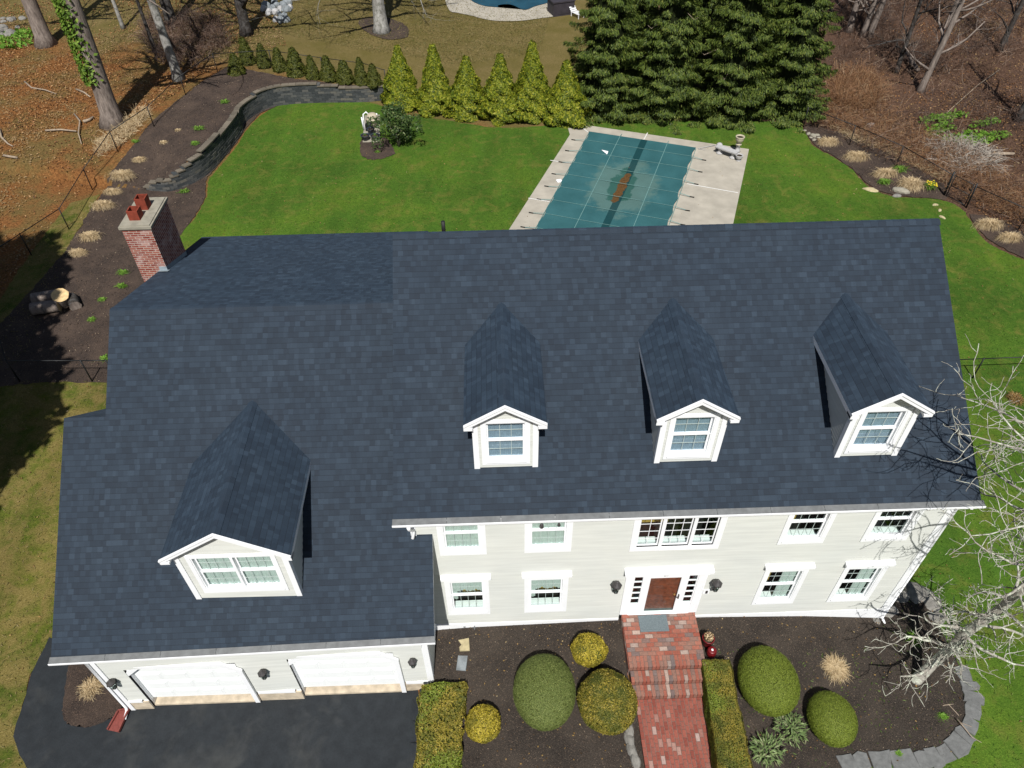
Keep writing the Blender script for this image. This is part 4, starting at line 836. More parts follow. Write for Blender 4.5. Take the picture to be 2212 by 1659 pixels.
# ---- dormers
def dormer(c, y, wd, dh, zt, zp, zf, sl, surf_y, win, cols=3, kind='curtain', glass='dglass', twin=False, face_trim=.12, oy=.2):
    """gabled dormer; zf(y)=roof height under it, surf_y(z)=y where height z meets the roof"""
    x0, x1 = c-wd/2, c+wd/2; pit = (zp-zt)/dh; zb = zf(y); ztop = lambda x: zp-pit*abs(x-c)-.1
    m = HB(); zs = ztop(x0)
    hole = (win[0]+.1-c, win[1]-.1-c, win[2]+.1, win[3]-.1)
    wall_with_holes(m, (c,y,0), (1,0,0), (0,-1,0), -wd/2, wd/2, zb-.05, zs, [hole])
    if hole[3] > zs:
        for sgn in (-1, 1):
            siding(m, (c,y,0), (1,0,0), (0,-1,0), zs, hole[3], (lambda z: -(zp-.1-z)/pit) if sgn < 0 else hole[1], hole[0] if sgn < 0 else (lambda z: (zp-.1-z)/pit))
    siding(m, (c,y,0), (1,0,0), (0,-1,0), max(zs, hole[3]), zp-.1, lambda z: -(zp-.1-z)/pit, lambda z: (zp-.1-z)/pit)
    for X, s_ in ((x0, -1), (x1, 1)): siding(m, (X,0,0), (0,1,0), (s_,0,0), zb-.05, zs, y, lambda z: max(y, surf_y(z)+.02))
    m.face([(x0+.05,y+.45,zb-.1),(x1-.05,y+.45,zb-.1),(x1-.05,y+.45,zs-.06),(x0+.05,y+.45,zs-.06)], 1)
    Dm = m.build('dormer', [MT['siding'], MT['dark']])
    r = HB(); yf = y-oy; th = .09
    hyp = math.hypot(1, pit)
    roofslab(r, [(c-dh,yf,zt),(c,yf,zp),(c,surf_y(zp)+.03,zp),(c-dh,surf_y(zt)+.03,zt)][::-1], (0,1,0), (1/hyp,0,pit/hyp), th)
    roofslab(r, [(c+dh,yf,zt),(c,yf,zp),(c,surf_y(zp)+.03,zp),(c+dh,surf_y(zt)+.03,zt)], (0,1,0), (-1/hyp,0,pit/hyp), th)
    r.build('dormer_roof', [MT['shingle'], MT['white']], Dm); ridgecap((c,surf_y(zp)-.05,zp),(c,yf+.02,zp), pit, pit, Dm, .13, .17)
    t = HB(); bw = .13
    for s_ in (-1, 1):   # rake boards, returns, corner boards
        a, b = np.array([c+s_*dh, yf-.0, zt]), np.array([c, yf, zp]); dwn = np.array([0, 0, -bw])
        for (p, q_, o0, o1) in ((a, b, -.03, 0.),):
            P4 = [p+(0,o0,.012), q_+(0,o0,.012), q_+dwn*1.05+(0,o0,0), p+dwn+(0,o0,0)]; P5 = [v+np.array([0,.032,0]) for v in P4]
            t.face(P4 if s_ < 0 else P4[::-1]); t.face([P4[0],P4[1],P5[1],P5[0]]); t.face([P4[3],P4[2],P5[2],P5[3]]); t.face([P4[0],P4[3],P5[3],P5[0]]); t.face(P5)
            lip = [p+(0,-.05,.02), q_+(0,-.05,.02), q_+(0,-.05,-.03), p+(0,-.05,-.03)]; t.face(lip if s_ < 0 else lip[::-1]); t.face([lip[0], lip[1], q_+(0,.0,.022), p+(0,0,.022)]); t.face([lip[3], lip[2], q_+(0,-.03,-.03), p+(0,-.03,-.03)])
        xa, xb = sorted((c+s_*dh, c+s_*(wd/2-.01))); t.box(xa, xb, yf-.028, y-.015, zt-bw-.02, zt-bw+.05)
        t.box(*sorted((c+s_*wd/2, c+s_*(wd/2-face_trim))), y-.034, y-.0, zb-.03, zs-.03)
        t.box(*sorted((c+s_*(wd/2), c+s_*(wd/2+.015))), y-.034, y+.1, zb-.03, zs-.06)
        # blue fascia under the side eave
        t.box(*sorted((c+s_*(dh-.02), c+s_*dh)), yf, surf_y(zt)+.0, zt-.14, zt-.09)
        fasc = (c+s_*wd/2, c+s_*(dh-.03)); t.box(*sorted(fasc), yf, surf_y(zt-.12), zt-.12, zt-.1)
    t.build('dormer_trim', [MT['white']], Dm)
    window(win[0], win[1], win[2], win[3], y, cols=cols, kind=kind, trim=.1, glass=glass, parent=Dm, name='dormer_window', twin=twin)
    return Dm
for cx in (4.122, 8.502, 12.947):
    dormer(cx, .662, 1.515, .95, 8.809, 9.43, mz, SM, my, (cx-.575, cx+.575, 7.2, 8.78), 3)
gc = -2.397
dormer(gc, -1.095, 2.607, 1.509, 6.495, 7.475, gzz, SG, gyy, (gc-1.03, gc+1.05, 4.72, 6.36), 4, glass='glass', twin=True)
# ---- chimney
cx0, cx1, cy0, cy1 = -6.79, -5.95, 8.0, 9.55; m = HB()
def uvbox(mb, x0, x1, y0, y1, z0, z1, mi=0):
    for a, b in (((x0,y0),(x1,y0)), ((x1,y0),(x1,y1)), ((x1,y1),(x0,y1)), ((x0,y1),(x0,y0))):
        L = math.hypot(b[0]-a[0], b[1]-a[1]); u0 = a[0]+a[1]; mb.face([(a[0],a[1],z0),(b[0],b[1],z0),(b[0],b[1],z1),(a[0],a[1],z1)], mi, [(u0,z0),(u0+L,z0),(u0+L,z1),(u0,z1)])
uvbox(m, cx0, cx1, cy0, cy1, 0, 9.42); ch = m.build('chimney', [MT['brick']])
m = HB(); m.box(cx0-.05, cx1+.05, cy0-.05, cy1+.05, 9.42, 9.5); m.box(cx0-.0, cx1+.0, cy0-.0, cy1+.0, 9.5, 9.53); m.build('chimney_cap', [MT['slab']], ch)
for fx, fy, h in ((-6.44, 8.42, .3), (-6.38, 8.98, .36)):
    m = HB(); w_, t_ = .155, .03
    for a, b, c, d in ((-w_,w_,-w_,-w_+t_),(-w_,w_,w_-t_,w_),(-w_,-w_+t_,-w_+t_,w_-t_),(w_-t_,w_,-w_+t_,w_-t_)): m.box(fx+a, fx+b, fy+c, fy+d, 9.53, 9.53+h)
    m.box(fx-w_+t_, fx+w_-t_, fy-w_+t_, fy+w_-t_, 9.5, 9.56, 1); m.build('flue', [MT['clay'], MT['dark']], ch)
m = HB(); zf_ = lambda y: GZR-BS*(y-GYR)
m.box(-6.16, cx1+.02, cy0-.025, cy0-.003, zf_(8.0)-.1, zf_(8.0)+.14); m.face([(cx1+.012,cy0,zf_(cy0)+.14),(cx1+.012,cy1,zf_(cy1)+.14),(cx1+.012,cy1,zf_(cy1)-.1),(cx1+.012,cy0,zf_(cy0)-.1)]); m.face([(-6.16,cy0-.02,zf_(8.0)+.03),(cx1+.1,cy0-.02,zf_(8)+.03),(cx1+.1,cy0-.2,zf_(7.8)+.03),(-6.16,cy0-.2,zf_(7.8)+.03)])
m.build('flashing', [MT['lead']], ch)
pv = HB(); b_ = None
pv.tube([(2.62, 6.6, mz(2*YR-6.6)-.1), (2.62, 6.6, mz(2*YR-6.6)+.36)], .055, 10); pv.build('vent_pipe', [MT['roofvent']])
# ------------------------------------------------------------------ retaining wall
def polyline_len(P): 
    d = np.linalg.norm(np.diff(P[:, :2], axis=0), axis=1); return np.concatenate([[0], np.cumsum(d)])
wall = thing('retaining_wall', 'curved dark grey block retaining wall along the left edge of the back lawn', 'wall', tuple(map(float, (WCA[30][0], WCA[30][1], 0))))
wor = np.array([WCA[30][0], WCA[30][1], 0]); S_ = polyline_len(WCA); LW = S_[-1]
def wat(s):
    x = np.interp(s, S_, WCA[:, 0]); y = np.interp(s, S_, WCA[:, 1]); h = np.interp(s, S_, WCA[:, 2])
    x2 = np.interp(s+.1, S_, WCA[:, 0])-np.interp(s-.1, S_, WCA[:, 0]); y2 = np.interp(s+.1, S_, WCA[:, 1])-np.interp(s-.1, S_, WCA[:, 1])
    t = np.array([x2, y2, 0]); t /= np.linalg.norm(t)+1e-9; return np.array([x, y, 0.]), t, np.array([-t[1], t[0], 0]), h
m = MB(); CH = .15
for k in range(-1, 9):
    s = 0 if k % 2 else .2
    while s < LW:
        p, t, n_, h = wat(s+.19)
        if h > (k+.6)*CH:
            o_ = .01*k; c = p+n_*(o_+.16)+np.array([0, 0, k*CH+CH/2])+n_*random.uniform(-.008, .008)
            m.obox(c-wor, t*.194, n_*.19, (0, 0, CH/2-.006), 0)
        s += .4
m.build('wall_blocks', MT['block'], wall)
m = MB(); s = 0
while s < LW:
    p, t, n_, h = wat(s+.22); q_ = round(h/CH)*CH; q_ = max(q_, .05)
    m.obox(p+n_*.15+np.array([0, 0, q_+.035])-wor, t*.222, n_*.17, (0, 0, .035), 0); s += .45
m.build('wall_cap', MT['capst'], wall)
# ------------------------------------------------------------------ clipped shrubs
def sph(n, zmin=-.35):
    v = rng.normal(0, 1, (int(n*2.6), 3)); v /= np.linalg.norm(v, axis=1)[:, None]; return v[v[:, 2] > zmin][:n]
def lump(v, seed, amp, f=3.):
    r = np.random.default_rng(seed); out = np.zeros(len(v))
    for _ in range(6): d = r.normal(0, 1, 3); out += np.sin(v @ d*f+r.uniform(0, 6))*amp/3
    return out
def bush_fit(x0, x1, y0, y1, sink=.85):
    cx, cy = (x0+x1)/2, (y0+y1)/2; z = .5
    for _ in range(25):
        p = on_z((cx, cy), z); d = (RC @ (p-CAM)); dep = d[2]
        vd = (p-CAM)/np.linalg.norm(p-CAM); ct = abs(vd[2]); st = math.sqrt(1-ct*ct)
        rr = (x1-x0)/2*dep/FPX; hh = (y1-y0)/2*dep/FPX; rz = (.72 if (x1-x0) > 90 else .8)*rr; ry = math.sqrt(max(.3*rr*rr, hh*hh-(rz*st)**2))/ct; z = .6*z+.4*(gz(p[0], p[1])+rz*sink)
    return p, rr*.96, ry*.9, rz
def clipped(px, mat, leaf, n, name, label, cat='shrub', group=None, amp=.03, jit=.5, top=None):
    p, r, ry, rz = bush_fit(*px); o = thing(name, label, cat, (p[0], p[1], gz(p[0], p[1])), group=group); zc = p[2]-gz(p[0], p[1])
    v = sph(n, -.8); k = 1+lump(v, int(px[0]), amp); P = v*k[:, None]*np.array([r, ry, rz])+np.array([0, 0, zc])
    P = P*1.0+rng.normal(0, .012, P.shape); Nn = v/np.array([r, ry, rz]); Nn /= np.linalg.norm(Nn, axis=1)[:, None]
    fast_quads('foliage', leafquads(P, Nn, leaf, leaf*.5, jit), MT[mat], o)
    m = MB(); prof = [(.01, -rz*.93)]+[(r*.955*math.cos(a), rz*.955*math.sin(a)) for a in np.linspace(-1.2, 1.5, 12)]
    m.lathe((0, 0, zc), prof, 24, 0, 1, ry/r); m.build('inner_branches', MT['core'], o); return o
E8 = lambda a, b, c, d: (Z(8, a, 0)[0], Z(8, b, 0)[0], Z(8, 0, c)[1], Z(8, 0, d)[1])
E9 = lambda a, b, c, d: (Z(9, a, 0)[0], Z(9, b, 0)[0], Z(9, 0, c)[1], Z(9, 0, d)[1])
clipped(E8(1108, 1523, 908, 1412), 'box', .028, 62000, 'clipped_shrub', 'largest smooth dome of clipped dark green boxwood in the bed left of the brick walk', group='clipped round shrubs', amp=.012, jit=.35)
clipped(E8(1528, 1918, 1008, 1440), 'mottle', .05, 20000, 'clipped_shrub', 'round bronze and green mottled shrub touching the brick walk', group='clipped round shrubs', amp=.05)
clipped(E8(1488, 1722, 780, 1002), 'gold', .05, 8000, 'clipped_shrub', 'small bright yellow round shrub nearest the house left of the steps', group='clipped round shrubs', amp=.05)
clipped(E8(803, 1032, 1245, 1497), 'gold', .05, 8500, 'clipped_shrub', 'small golden round shrub beside the left hedge', group='clipped round shrubs', amp=.05)
clipped(E9(360, 748, 868, 1316), 'box2', .028, 58000, 'clipped_shrub', 'large smooth olive green dome shrub right of the brick walk', group='clipped round shrubs', amp=.012, jit=.35)
clipped(E9(814, 1124, 1164, 1512), 'box2', .028, 40000, 'clipped_shrub', 'smaller olive green dome shrub with a dry twig on it, near the flagstone border', group='clipped round shrubs', amp=.015, jit=.35)
def hedge(corners, z0, z1, mats, leaf, n, label, seed=1, amp=.05, patch=None):
    """corners: four world xy of the top, ccw"""
    C4 = [np.array(c[:2]) for c in corners]; ctr = sum(C4)/4; o = thing('hedge', label, 'hedge', (ctr[0], ctr[1], z0))
    P = []; Nn = []; ed = [C4[(i+1) % 4]-C4[i] for i in range(4)]
    areas = [np.linalg.norm(e)*(z1-z0) for e in ed]+[abs(np.cross(ed[0], -ed[3]))]; tot = sum(areas)
    for i in range(4):
        k = int(n*areas[i]/tot); u = rng.random(k); zz = z0+(z1-z0)*rng.random(k)**.8; nn = np.array([ed[i][1], -ed[i][0]])/np.linalg.norm(ed[i])
        xy = C4[i]+ed[i]*u[:, None]; P.append(np.column_stack([xy, zz])); Nn.append(np.tile([nn[0], nn[1], .15], (k, 1)))
    k = int(n*areas[4]/tot); a, b = rng.random(k)[:, None], rng.random(k)[:, None]
    xy = (C4[0]*(1-a)+C4[1]*a)*(1-b)+(C4[3]*(1-a)+C4[2]*a)*b; P.append(np.column_stack([xy, np.full(k, z1)])); Nn.append(np.tile([0, 0, 1.], (k, 1)))
    P = np.concatenate(P); Nn = np.concatenate(Nn)
    # round the top edges, add lumps
    dE = np.full(len(P), 9.)
    for i in range(4):
        nn = np.array([ed[i][1], -ed[i][0]])/np.linalg.norm(ed[i]); dE = np.minimum(dE, -((P[:, :2]-C4[i]) @ nn))
    dE = np.clip(dE, 0, None); top = P[:, 2] > z1-.01; P[top, 2] -= .1*np.exp(-dE[top]/.07)
    lp = lump(P, seed, amp, 3.2)+lump(P, seed+3, amp*.6, 7.); P += Nn*lp[:, None]
    P -= np.array([ctr[0], ctr[1], z0]); Q = leafquads(P, Nn, leaf, leaf*.5, .55)
    mi = (lump(P, seed+9, 1., 2.)+rng.normal(0, .25, len(P)) > .25).astype(int) if len(mats) > 1 else None
    fast_quads('foliage', Q, [MT[q] for q in mats], o, mi)
    m = MB(); cc = [ctr+(c-ctr)*.93 for c in C4]
    b_ = [np.array([c[0]-ctr[0], c[1]-ctr[1], 0]) for c in cc]; t_ = [b+np.array([0, 0, z1-z0-.1]) for b in b_]
    m.face(t_); 
    for i in range(4): m.face([b_[i], b_[(i+1) % 4], t_[(i+1) % 4], t_[i]])
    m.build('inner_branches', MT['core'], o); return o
zt = .62; c = [on_z(Z(8, 478, 1640), zt), on_z(Z(8, 768, 1640), zt), on_z(Z(8, 803, 1100), zt), on_z(Z(8, 518, 1118), zt)]
ext = lambda a, b, L: a+(a-b)/np.linalg.norm(a-b)*L
c[0] = ext(c[0], c[3], 1.6); c[1] = ext(c[1], c[2], 1.6); hedge(c, -.4, zt, ['mottle', 'box2'], .06, 30000, 'shaggy bronze green hedge between the driveway and the mulch bed', 3, .055)
zt = 1.0; c = [on_z(Z(9, 232, 1640), zt), on_z(Z(9, 450, 1640), zt), on_z(Z(9, 308, 950), zt), on_z(Z(9, 132, 958), zt)]
c[0] = ext(c[0], c[3], 1.6); c[1] = ext(c[1], c[2], 1.6); hedge(c, .1, zt, ['mottle', 'box2'], .032, 60000, 'trimmed olive yellow hedge running along the right side of the brick walk', 5, .02)
# ------------------------------------------------------------------ evergreens
def arborvitae_mesh(h, r, n, mat, seed, flat=.25):
    """upright cone of lacy sprays; returns (foliage, core)"""
    z = h*(1-np.sqrt(1-rng.random(n)*.985)); t = z/h; prof = np.clip(1-t, 0, 1)**(1.25 if h > 3 else .85)*np.clip((t+.06)/.16, 0, 1)**.4
    a = rng.uniform(0, 2*math.pi, n); v = np.column_stack([np.cos(a), np.sin(a), t*3])
    rad = r*prof*(1+.2*np.sin(a*5+z*3+seed)*np.sin(z*5.5+seed*2)+lump(v*np.array([1, 1, 1.6]), seed, .16, 3.5))*rng.uniform(.86, 1.05, n)+.04
    P = np.column_stack([rad*np.cos(a), rad*np.sin(a), z+rng.normal(0, .04, n)])
    Nn = np.column_stack([np.cos(a), np.sin(a), np.full(n, .5)]); up = np.column_stack([np.cos(a)*.7, np.sin(a)*.7, np.full(n, .9)])
    Q = leafquads(P, Nn, .21 if h > 3 else .12, .09 if h > 3 else .06, .45, up)
    return Q, [(r*.74*(1-t_)**1.3*min(1, (t_+.06)/.16)**.4+.005, t_*h*.86) for t_ in np.linspace(0, 1, 12)]
ab = [((870,236),88,.95),((944,246),85,.95),((1012,256),112,1.0),((1083,262),106,1.05),((1150,261),76,1.05),((1222,268),122,1.12)]
arlab = ['leftmost of the six golden green arborvitae, nearest the retaining wall', 'second golden arborvitae from the left, behind the dark round shrub', 'third golden arborvitae from the left in the row behind the lawn',
         'fourth golden arborvitae from the left in the row behind the lawn', 'fifth golden arborvitae from the left, the tallest and most pointed', 'rightmost golden arborvitae, beside the pool deck and dark spruces']
for i, ((bx, by), ty, r) in enumerate(ab):
    p = hit(bx, by); p[1] += .75; h = h_at(p, ty)
    o = thing('arborvitae_tree', arlab[i], 'tree', (p[0], p[1], 0), group='golden arborvitae row'); Q, prof = arborvitae_mesh(h*1.04, r*1.5, 24000, 'arbor', i+1)
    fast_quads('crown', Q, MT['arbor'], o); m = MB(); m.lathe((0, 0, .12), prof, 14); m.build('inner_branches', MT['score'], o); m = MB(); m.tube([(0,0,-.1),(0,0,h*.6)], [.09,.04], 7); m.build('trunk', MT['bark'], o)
sm = [((1540,480),330),((1608,410),225),((1715,432),262),((1818,458),290),((1925,486),288),((2032,508),342),((2132,518),342)]
sml = [(Z(1, *a), Z(1, 0, b)[1]) for a, b in sm]+[(Z(2, 28, 535), Z(2, 0, 375)[1]), (Z(2, 135, 545), Z(2, 0, 352)[1]), (Z(2, 215, 553), Z(2, 0, 397)[1])]
sw = ['leftmost small dark arborvitae at the fence corner', 'tall dark arborvitae just behind the leftmost small one', 'third small arborvitae from the left along the back bed', 'fourth small arborvitae, slim, along the back bed', 'fifth small arborvitae, broad, along the back bed',
      'sixth small arborvitae from the left, narrow column', 'seventh small arborvitae, brighter green oval', 'third small arborvitae from the right of the dark row', 'second from right of the small dark arborvitae, the most slender', 'rightmost small dark arborvitae above the stone wall cap']
proto = None
for i, (b, ty) in enumerate(sml):
    p = hit(*b); h = h_at(p, ty)
    if proto is None:
        Q, prof = arborvitae_mesh(2.0, .47, 4500, 'arbor2', 3); proto = thing('small_arborvitae', sw[i], 'tree', tuple(p), group='small dark arborvitae row')
        Q[:, :, :2] *= 1.0; fast_quads('crown', Q, MT['arbor2'], proto); m = MB(); m.lathe((0,0,0), prof, 12); m.build('inner_branches', MT['core'], proto); o = proto
    else: o = copy_tree(proto, None, tuple(p), i*1.7, label=sw[i])
    w_ = (1.15, 1.2, 1.0, 1.05, 1.35, .95, 1.15, 1.25, .95, 1.05)[i]; o.scale = (w_, w_, h/2.0)
def spruce(h, r, seed, dens=1.):
    r0 = np.random.default_rng(seed); P = []; Dv = []; Nn = []; L = []; limbs = MB(); z = .35
    while z < h-.3:
        t = z/h; R = r*(1-t)**.85+.15; nb = int(6+R*2.4)
        a0 = r0.uniform(0, 6.28)
        for k in range(nb):
            a = a0+k*6.283/nb+r0.normal(0, .12); Rk = R*r0.uniform(.6, 1.2); d = np.array([math.cos(a), math.sin(a), 0]); s_ = np.array([-d[1], d[0], 0])
            n = int(250*Rk*dens/ (1+.1*Rk)); q = r0.random(n)**.75; wd = Rk*.3*np.sin(np.clip(q, .06, .96)*math.pi)**.6*(1.15-q*.5)
            lat = r0.uniform(-1, 1, n); dz = -.33*Rk*q**.9+.16*Rk*q**3.5; hang = -np.abs(lat)*wd*.35-r0.random(n)**1.5*.28*(1-q*.4)
            zo = r0.uniform(-.45, .45)
            p = d*(Rk*(.08+.92*q))[:, None]+s_*(lat*wd)[:, None]; p[:, 2] += z+zo+dz+hang
            dv = d*.75+s_*(np.sign(lat)*.5)[:, None]+np.array([0, 0, -.8]); P.append(p); Dv.append(dv); Nn.append(np.tile([d[0]*.8, d[1]*.8, .75], (n, 1)))
            if r0.random() < .05: e_ = d*Rk*1.02; limbs.tube([d*Rk*.5+(0,0,z-.2*Rk*.5), e_*.85+(0,0,z-.22*Rk), e_+(0,0,z-.1*Rk)], [.025,.018,.006], 4)
        z += .42+.14*r0.random()
    P = np.concatenate(P); Dv = np.concatenate(Dv); Nn = np.concatenate(Nn)
    return leafquads(P, Nn, .21, .05, .55, Dv), limbs
sp_pos = [((1305,262),13.5,2.9,'dark spruce nearest the golden arborvitae, left end of the evergreen mass'),((1440,262),14.5,3.0,'second dark spruce from the left behind the pool deck'),((1580,268),14,3.1,'third dark spruce from the left, lowest boughs touching the lawn'),
          ((1705,262),13,2.8,'rightmost dark spruce beside the right fence corner'),((1370,150),15,3.1,'dark spruce standing behind the left spruces'),((1520,140),15.5,3.2,'dark spruce in the middle of the back row'),((1665,150),14.5,3.0,'dark spruce at the right of the back row')]
protos = []
for i, ((bx, by), h, r, lab) in enumerate(sp_pos):
    p = hit(bx, by); p[1] += 1.6 if by > 200 else 0
    if i < 3:
        o = thing('spruce_tree', lab, 'tree', (p[0], p[1], 0), group='dark spruces behind the pool'); Q, lm = spruce(h, r, 10+i, 1.0); fast_quads('crown', Q, MT['spruce'], o)
        lm.build('bare_limbs', MT['deadwood'], o); m = MB(); m.tube([(0,0,-.1),(0,0,h*.9)], [.22,.04], 8); m.build('trunk', MT['bark'], o)
        m = MB(); m.lathe((0,0,0), [(r*.5*(1-t_)**.85, .5+t_*h*.9) for t_ in np.linspace(0, 1, 9)], 12); m.build('inner_branches', MT['score'], o); protos.append((o, h))
    else: q, hh = protos[i % 3]; o = copy_tree(q, None, (p[0], p[1], 0), 1.3+i*.9, (1, 1, h/hh), lab)
# broad pine left of the frame: its shadow falls over the left bed
o = thing('pine_tree', 'broad dense pine left of the yard casting the big round shadow on the mulch', 'tree', (-22.3, 3.3, -.2))
v = sph(1, -1.)
cl = rng.normal(0, 1, (210, 3)); cl /= np.linalg.norm(cl, axis=1)[:, None]; cl = cl*np.array([5.5, 7.0, 9.])*rng.uniform(.4, .95, (210, 1))+np.array([0, 0, 14.5])
P = []; Nn = []
for c_ in cl:
    v = rng.normal(0, 1, (240, 3)); v /= np.linalg.norm(v, axis=1)[:, None]; P.append(c_+v*1.9*rng.uniform(.6, 1, (240, 1))); Nn.append(v)
fast_quads('crown', leafquads(np.concatenate(P), np.concatenate(Nn), .9, .5, .5), MT['spruce'], o); m = MB(); m.tube([(0,0,-.2),(.1,0,9),(0,.1,18)], [.4,.28,.1], 9); m.build('trunk', MT['bark'], o)
o2 = copy_tree(o, None, (-21.0, -2.2, -.3), 2.1, (.95, .95, .95), 'second broad dense pine, left of the driveway and off the frame')
# rhododendron-like shrub by the planters
p = hit(862, 318); o = thing('leafy_shrub', 'dark glossy evergreen shrub leaning over the planters on the back lawn', 'shrub', tuple(p))
P = []; Nn = []
for _ in range(34):
    c_ = np.array([rng.normal(0, .55), rng.normal(.35, .5), rng.uniform(.5, 2.1)]); v = sph(110, -.5); rr = .42; P.append(c_+v*rr*rng.uniform(.7, 1, (len(v), 1))); Nn.append(v)
fast_quads('foliage', leafquads(np.concatenate(P), np.concatenate(Nn), .17, .065, .6), MT['rhodo'], o)
m = MB()
for k in range(7): a = k*.9; m.tube([(0,0,0),(.2*math.cos(a),.2+.2*math.sin(a),.7),(.6*math.cos(a),.35+.5*math.sin(a),1.6)], [.04,.03,.012], 5)
m.build('stems', MT['bark'], o)
# ------------------------------------------------------------------ bare trees
def branch(mb, p, d, L, r, lev, r0, spread=.6, up=.15, n=5, kids=(3, 5), knob=0, minr=.006, tip=.35):
    pts = [p]; rad = [r]; dd = d.copy()
    for i in range(n):
        dd = dd+r0.normal(0, .16 if not knob else .26, 3)+np.array([0, 0, up*.3]); dd /= np.linalg.norm(dd); pts.append(pts[-1]+dd*L/n); rad.append(r*(1-(1-tip)*(i+1)/n))
    mb.tube(pts, rad, 8 if r > .1 else (5 if r > .03 else 3), 0, r > .05)
    if lev <= 0:
        return
    for k in range(r0.integers(*kids)):
        i = r0.integers(1, n+1); q = pts[i]; a = r0.normal(0, 1, 3); a -= dd*(a@dd); a /= np.linalg.norm(a)+1e-9
        nd = dd*(1-spread*.5)+a*spread+np.array([0, 0, up]); nd /= np.linalg.norm(nd)
        branch(mb, q, nd, L*r0.uniform(.45, .8), max(minr, rad[i]*r0.uniform(.4, .62)), lev-1, r0, spread, up, n, kids, knob, minr, tip)
def bare_tree(base, trunk_pts, rads, mat, name, label, lev=3, start=.45, nb=9, L=4., seed=1, group=None, spread=.7, flare=True, lowlimb=None):
    base = np.array(base, float); r0 = np.random.default_rng(seed); o = thing(name, label, 'tree', tuple(base), group=group); T = [np.array(q, float) for q in trunk_pts]
    T2 = catmull(T, 4); R2 = np.interp(np.linspace(0, 1, len(T2)), np.linspace(0, 1, len(rads)), rads)
    if flare: R2 = R2+rads[0]*.65*np.exp(-np.linspace(0, 1, len(T2))*np.linalg.norm(T[-1]-T[0])/.5)
    m = MB(); m.tube(T2, list(R2), 14); m.build('trunk', MT[mat], o); b = MB(); n = len(T2)
    for k in range(nb):
        i = int(n*(start+(1-start)*(k+.5)/nb)); i = min(i, n-1); a = r0.uniform(0, 6.28); d = np.array([math.cos(a), math.sin(a), r0.uniform(.15, .9)]); d /= np.linalg.norm(d)
        branch(b, T2[i], d, L*r0.uniform(.7, 1.1)*(1-.4*k/nb), R2[i]*.5, lev, r0, spread)
    b.build('branches', MT[mat], o); return o
def straight(h, lx=0, ly=0, bend=.15): return [(0,0,-.2), (lx*.25+bend*.3, ly*.25, h*.25), (lx*.5, ly*.5+bend*.4, h*.5), (lx*.75-bend*.3, ly*.75, h*.75), (lx, ly, h)]
Lp = lambda *a: hit(*Z(1, *a))
bare_tree(Lp(735, 800), straight(17, .8, 0), [.56, .48, .4, .3, .15], 'bark', 'oak_tree', 'big bare oak with ivy climbing its left side, nearest the left fence', 3, .4, 14, 6., 3, 'bare trees in the left wood')
ivb = Lp(735, 800); iv = []; ivn = []
for _ in range(2300):
    z = rng.uniform(2.6, 11); a = rng.normal(math.pi*1.2, .7); rr = .52+rng.uniform(0, .2); iv.append([rr*math.cos(a)+.02*z, rr*math.sin(a), z]); ivn.append([math.cos(a), math.sin(a), .4])
ivo = fast_quads('ivy', leafquads(np.array(iv), np.array(ivn), .24, .13, .5), MT['ivy'])
for ob in COL.objects:
    if ob.name.startswith('oak_tree'): ivo.parent = ob; break
bare_tree(Lp(1160, 515), straight(17, -.9, .5), [.3, .25, .22, .17, .1], 'barkw', 'birch_tree', 'slim pale grey trunk leaning left beside the fence bend', 3, .3, 14, 5.5, 5, 'bare trees in the left wood')
bare_tree(Lp(300, 290), straight(18, .3, .4), [.55, .45, .36, .28, .15], 'bark', 'oak_tree', 'thick bare trunk near the top left corner above the pale stones', 3, .35, 14, 6., 7, 'bare trees in the left wood')
bare_tree(Lp(1120, 165), straight(18, -.6, .2), [.4, .35, .3, .2, .1], 'barkd', 'oak_tree', 'dark trunk behind the slim pale trunk', 3, .2, 18, 6., 11, 'bare trees in the left wood')
bare_tree(Lp(1600, 225), straight(16, 0, .2), [.38, .34, .28, .2, .1], 'barkd', 'oak_tree', 'dark upright trunk at the top edge left of the grey stone pile', 3, .14, 22, 6.5, 13, 'bare trees in the left wood')
bare_tree(Lp(800, 185), straight(12, -.5, .2), [.14, .12, .1, .07, .04], 'barkw', 'sapling', 'thin pale sapling between the ivy oak and the slim pale trunk', 2, .5, 6, 3., 17, 'bare trees in the left wood')
bare_tree(Lp(1005, 330), straight(12, -.5, .2), [.13, .11, .09, .07, .04], 'barkd', 'sapling', 'thin dark sapling left of the slim pale trunk', 2, .4, 7, 3., 19, 'bare trees in the left wood')
bare_tree(hit(*Z(2, 262, 205)), straight(15, -.3, .2), [.5, .4, .34, .25, .12], 'barkw', 'maple_tree', 'stout pale trunk with flared roots in a mulch circle behind the arborvitae', 3, .2, 20, 7., 23, None)
sheet('mulch_bed', [hit(*Z(2, *q)) for q in [(110,150),(170,215),(300,260),(430,240),(420,170),(300,120),(180,115)]], MT['mulch2'], .05, 'dark mulch circle round the stout pale maple trunk')
Rp = lambda *a: hit(*Z(3, *a))
rl = ['leftmost of the pale trunks clumped by the spruces', 'middle pale trunk of the clump by the spruces', 'right pale trunk of the clump, leaning right', 'dark twin stems in the middle of the right wood', 'lichen streaked trunk crossing the right wood to the top edge',
      'trunk at the right edge above the green ground plants', 'thin grey trunk far back in the right wood', 'slanting thin trunk near the top right corner']
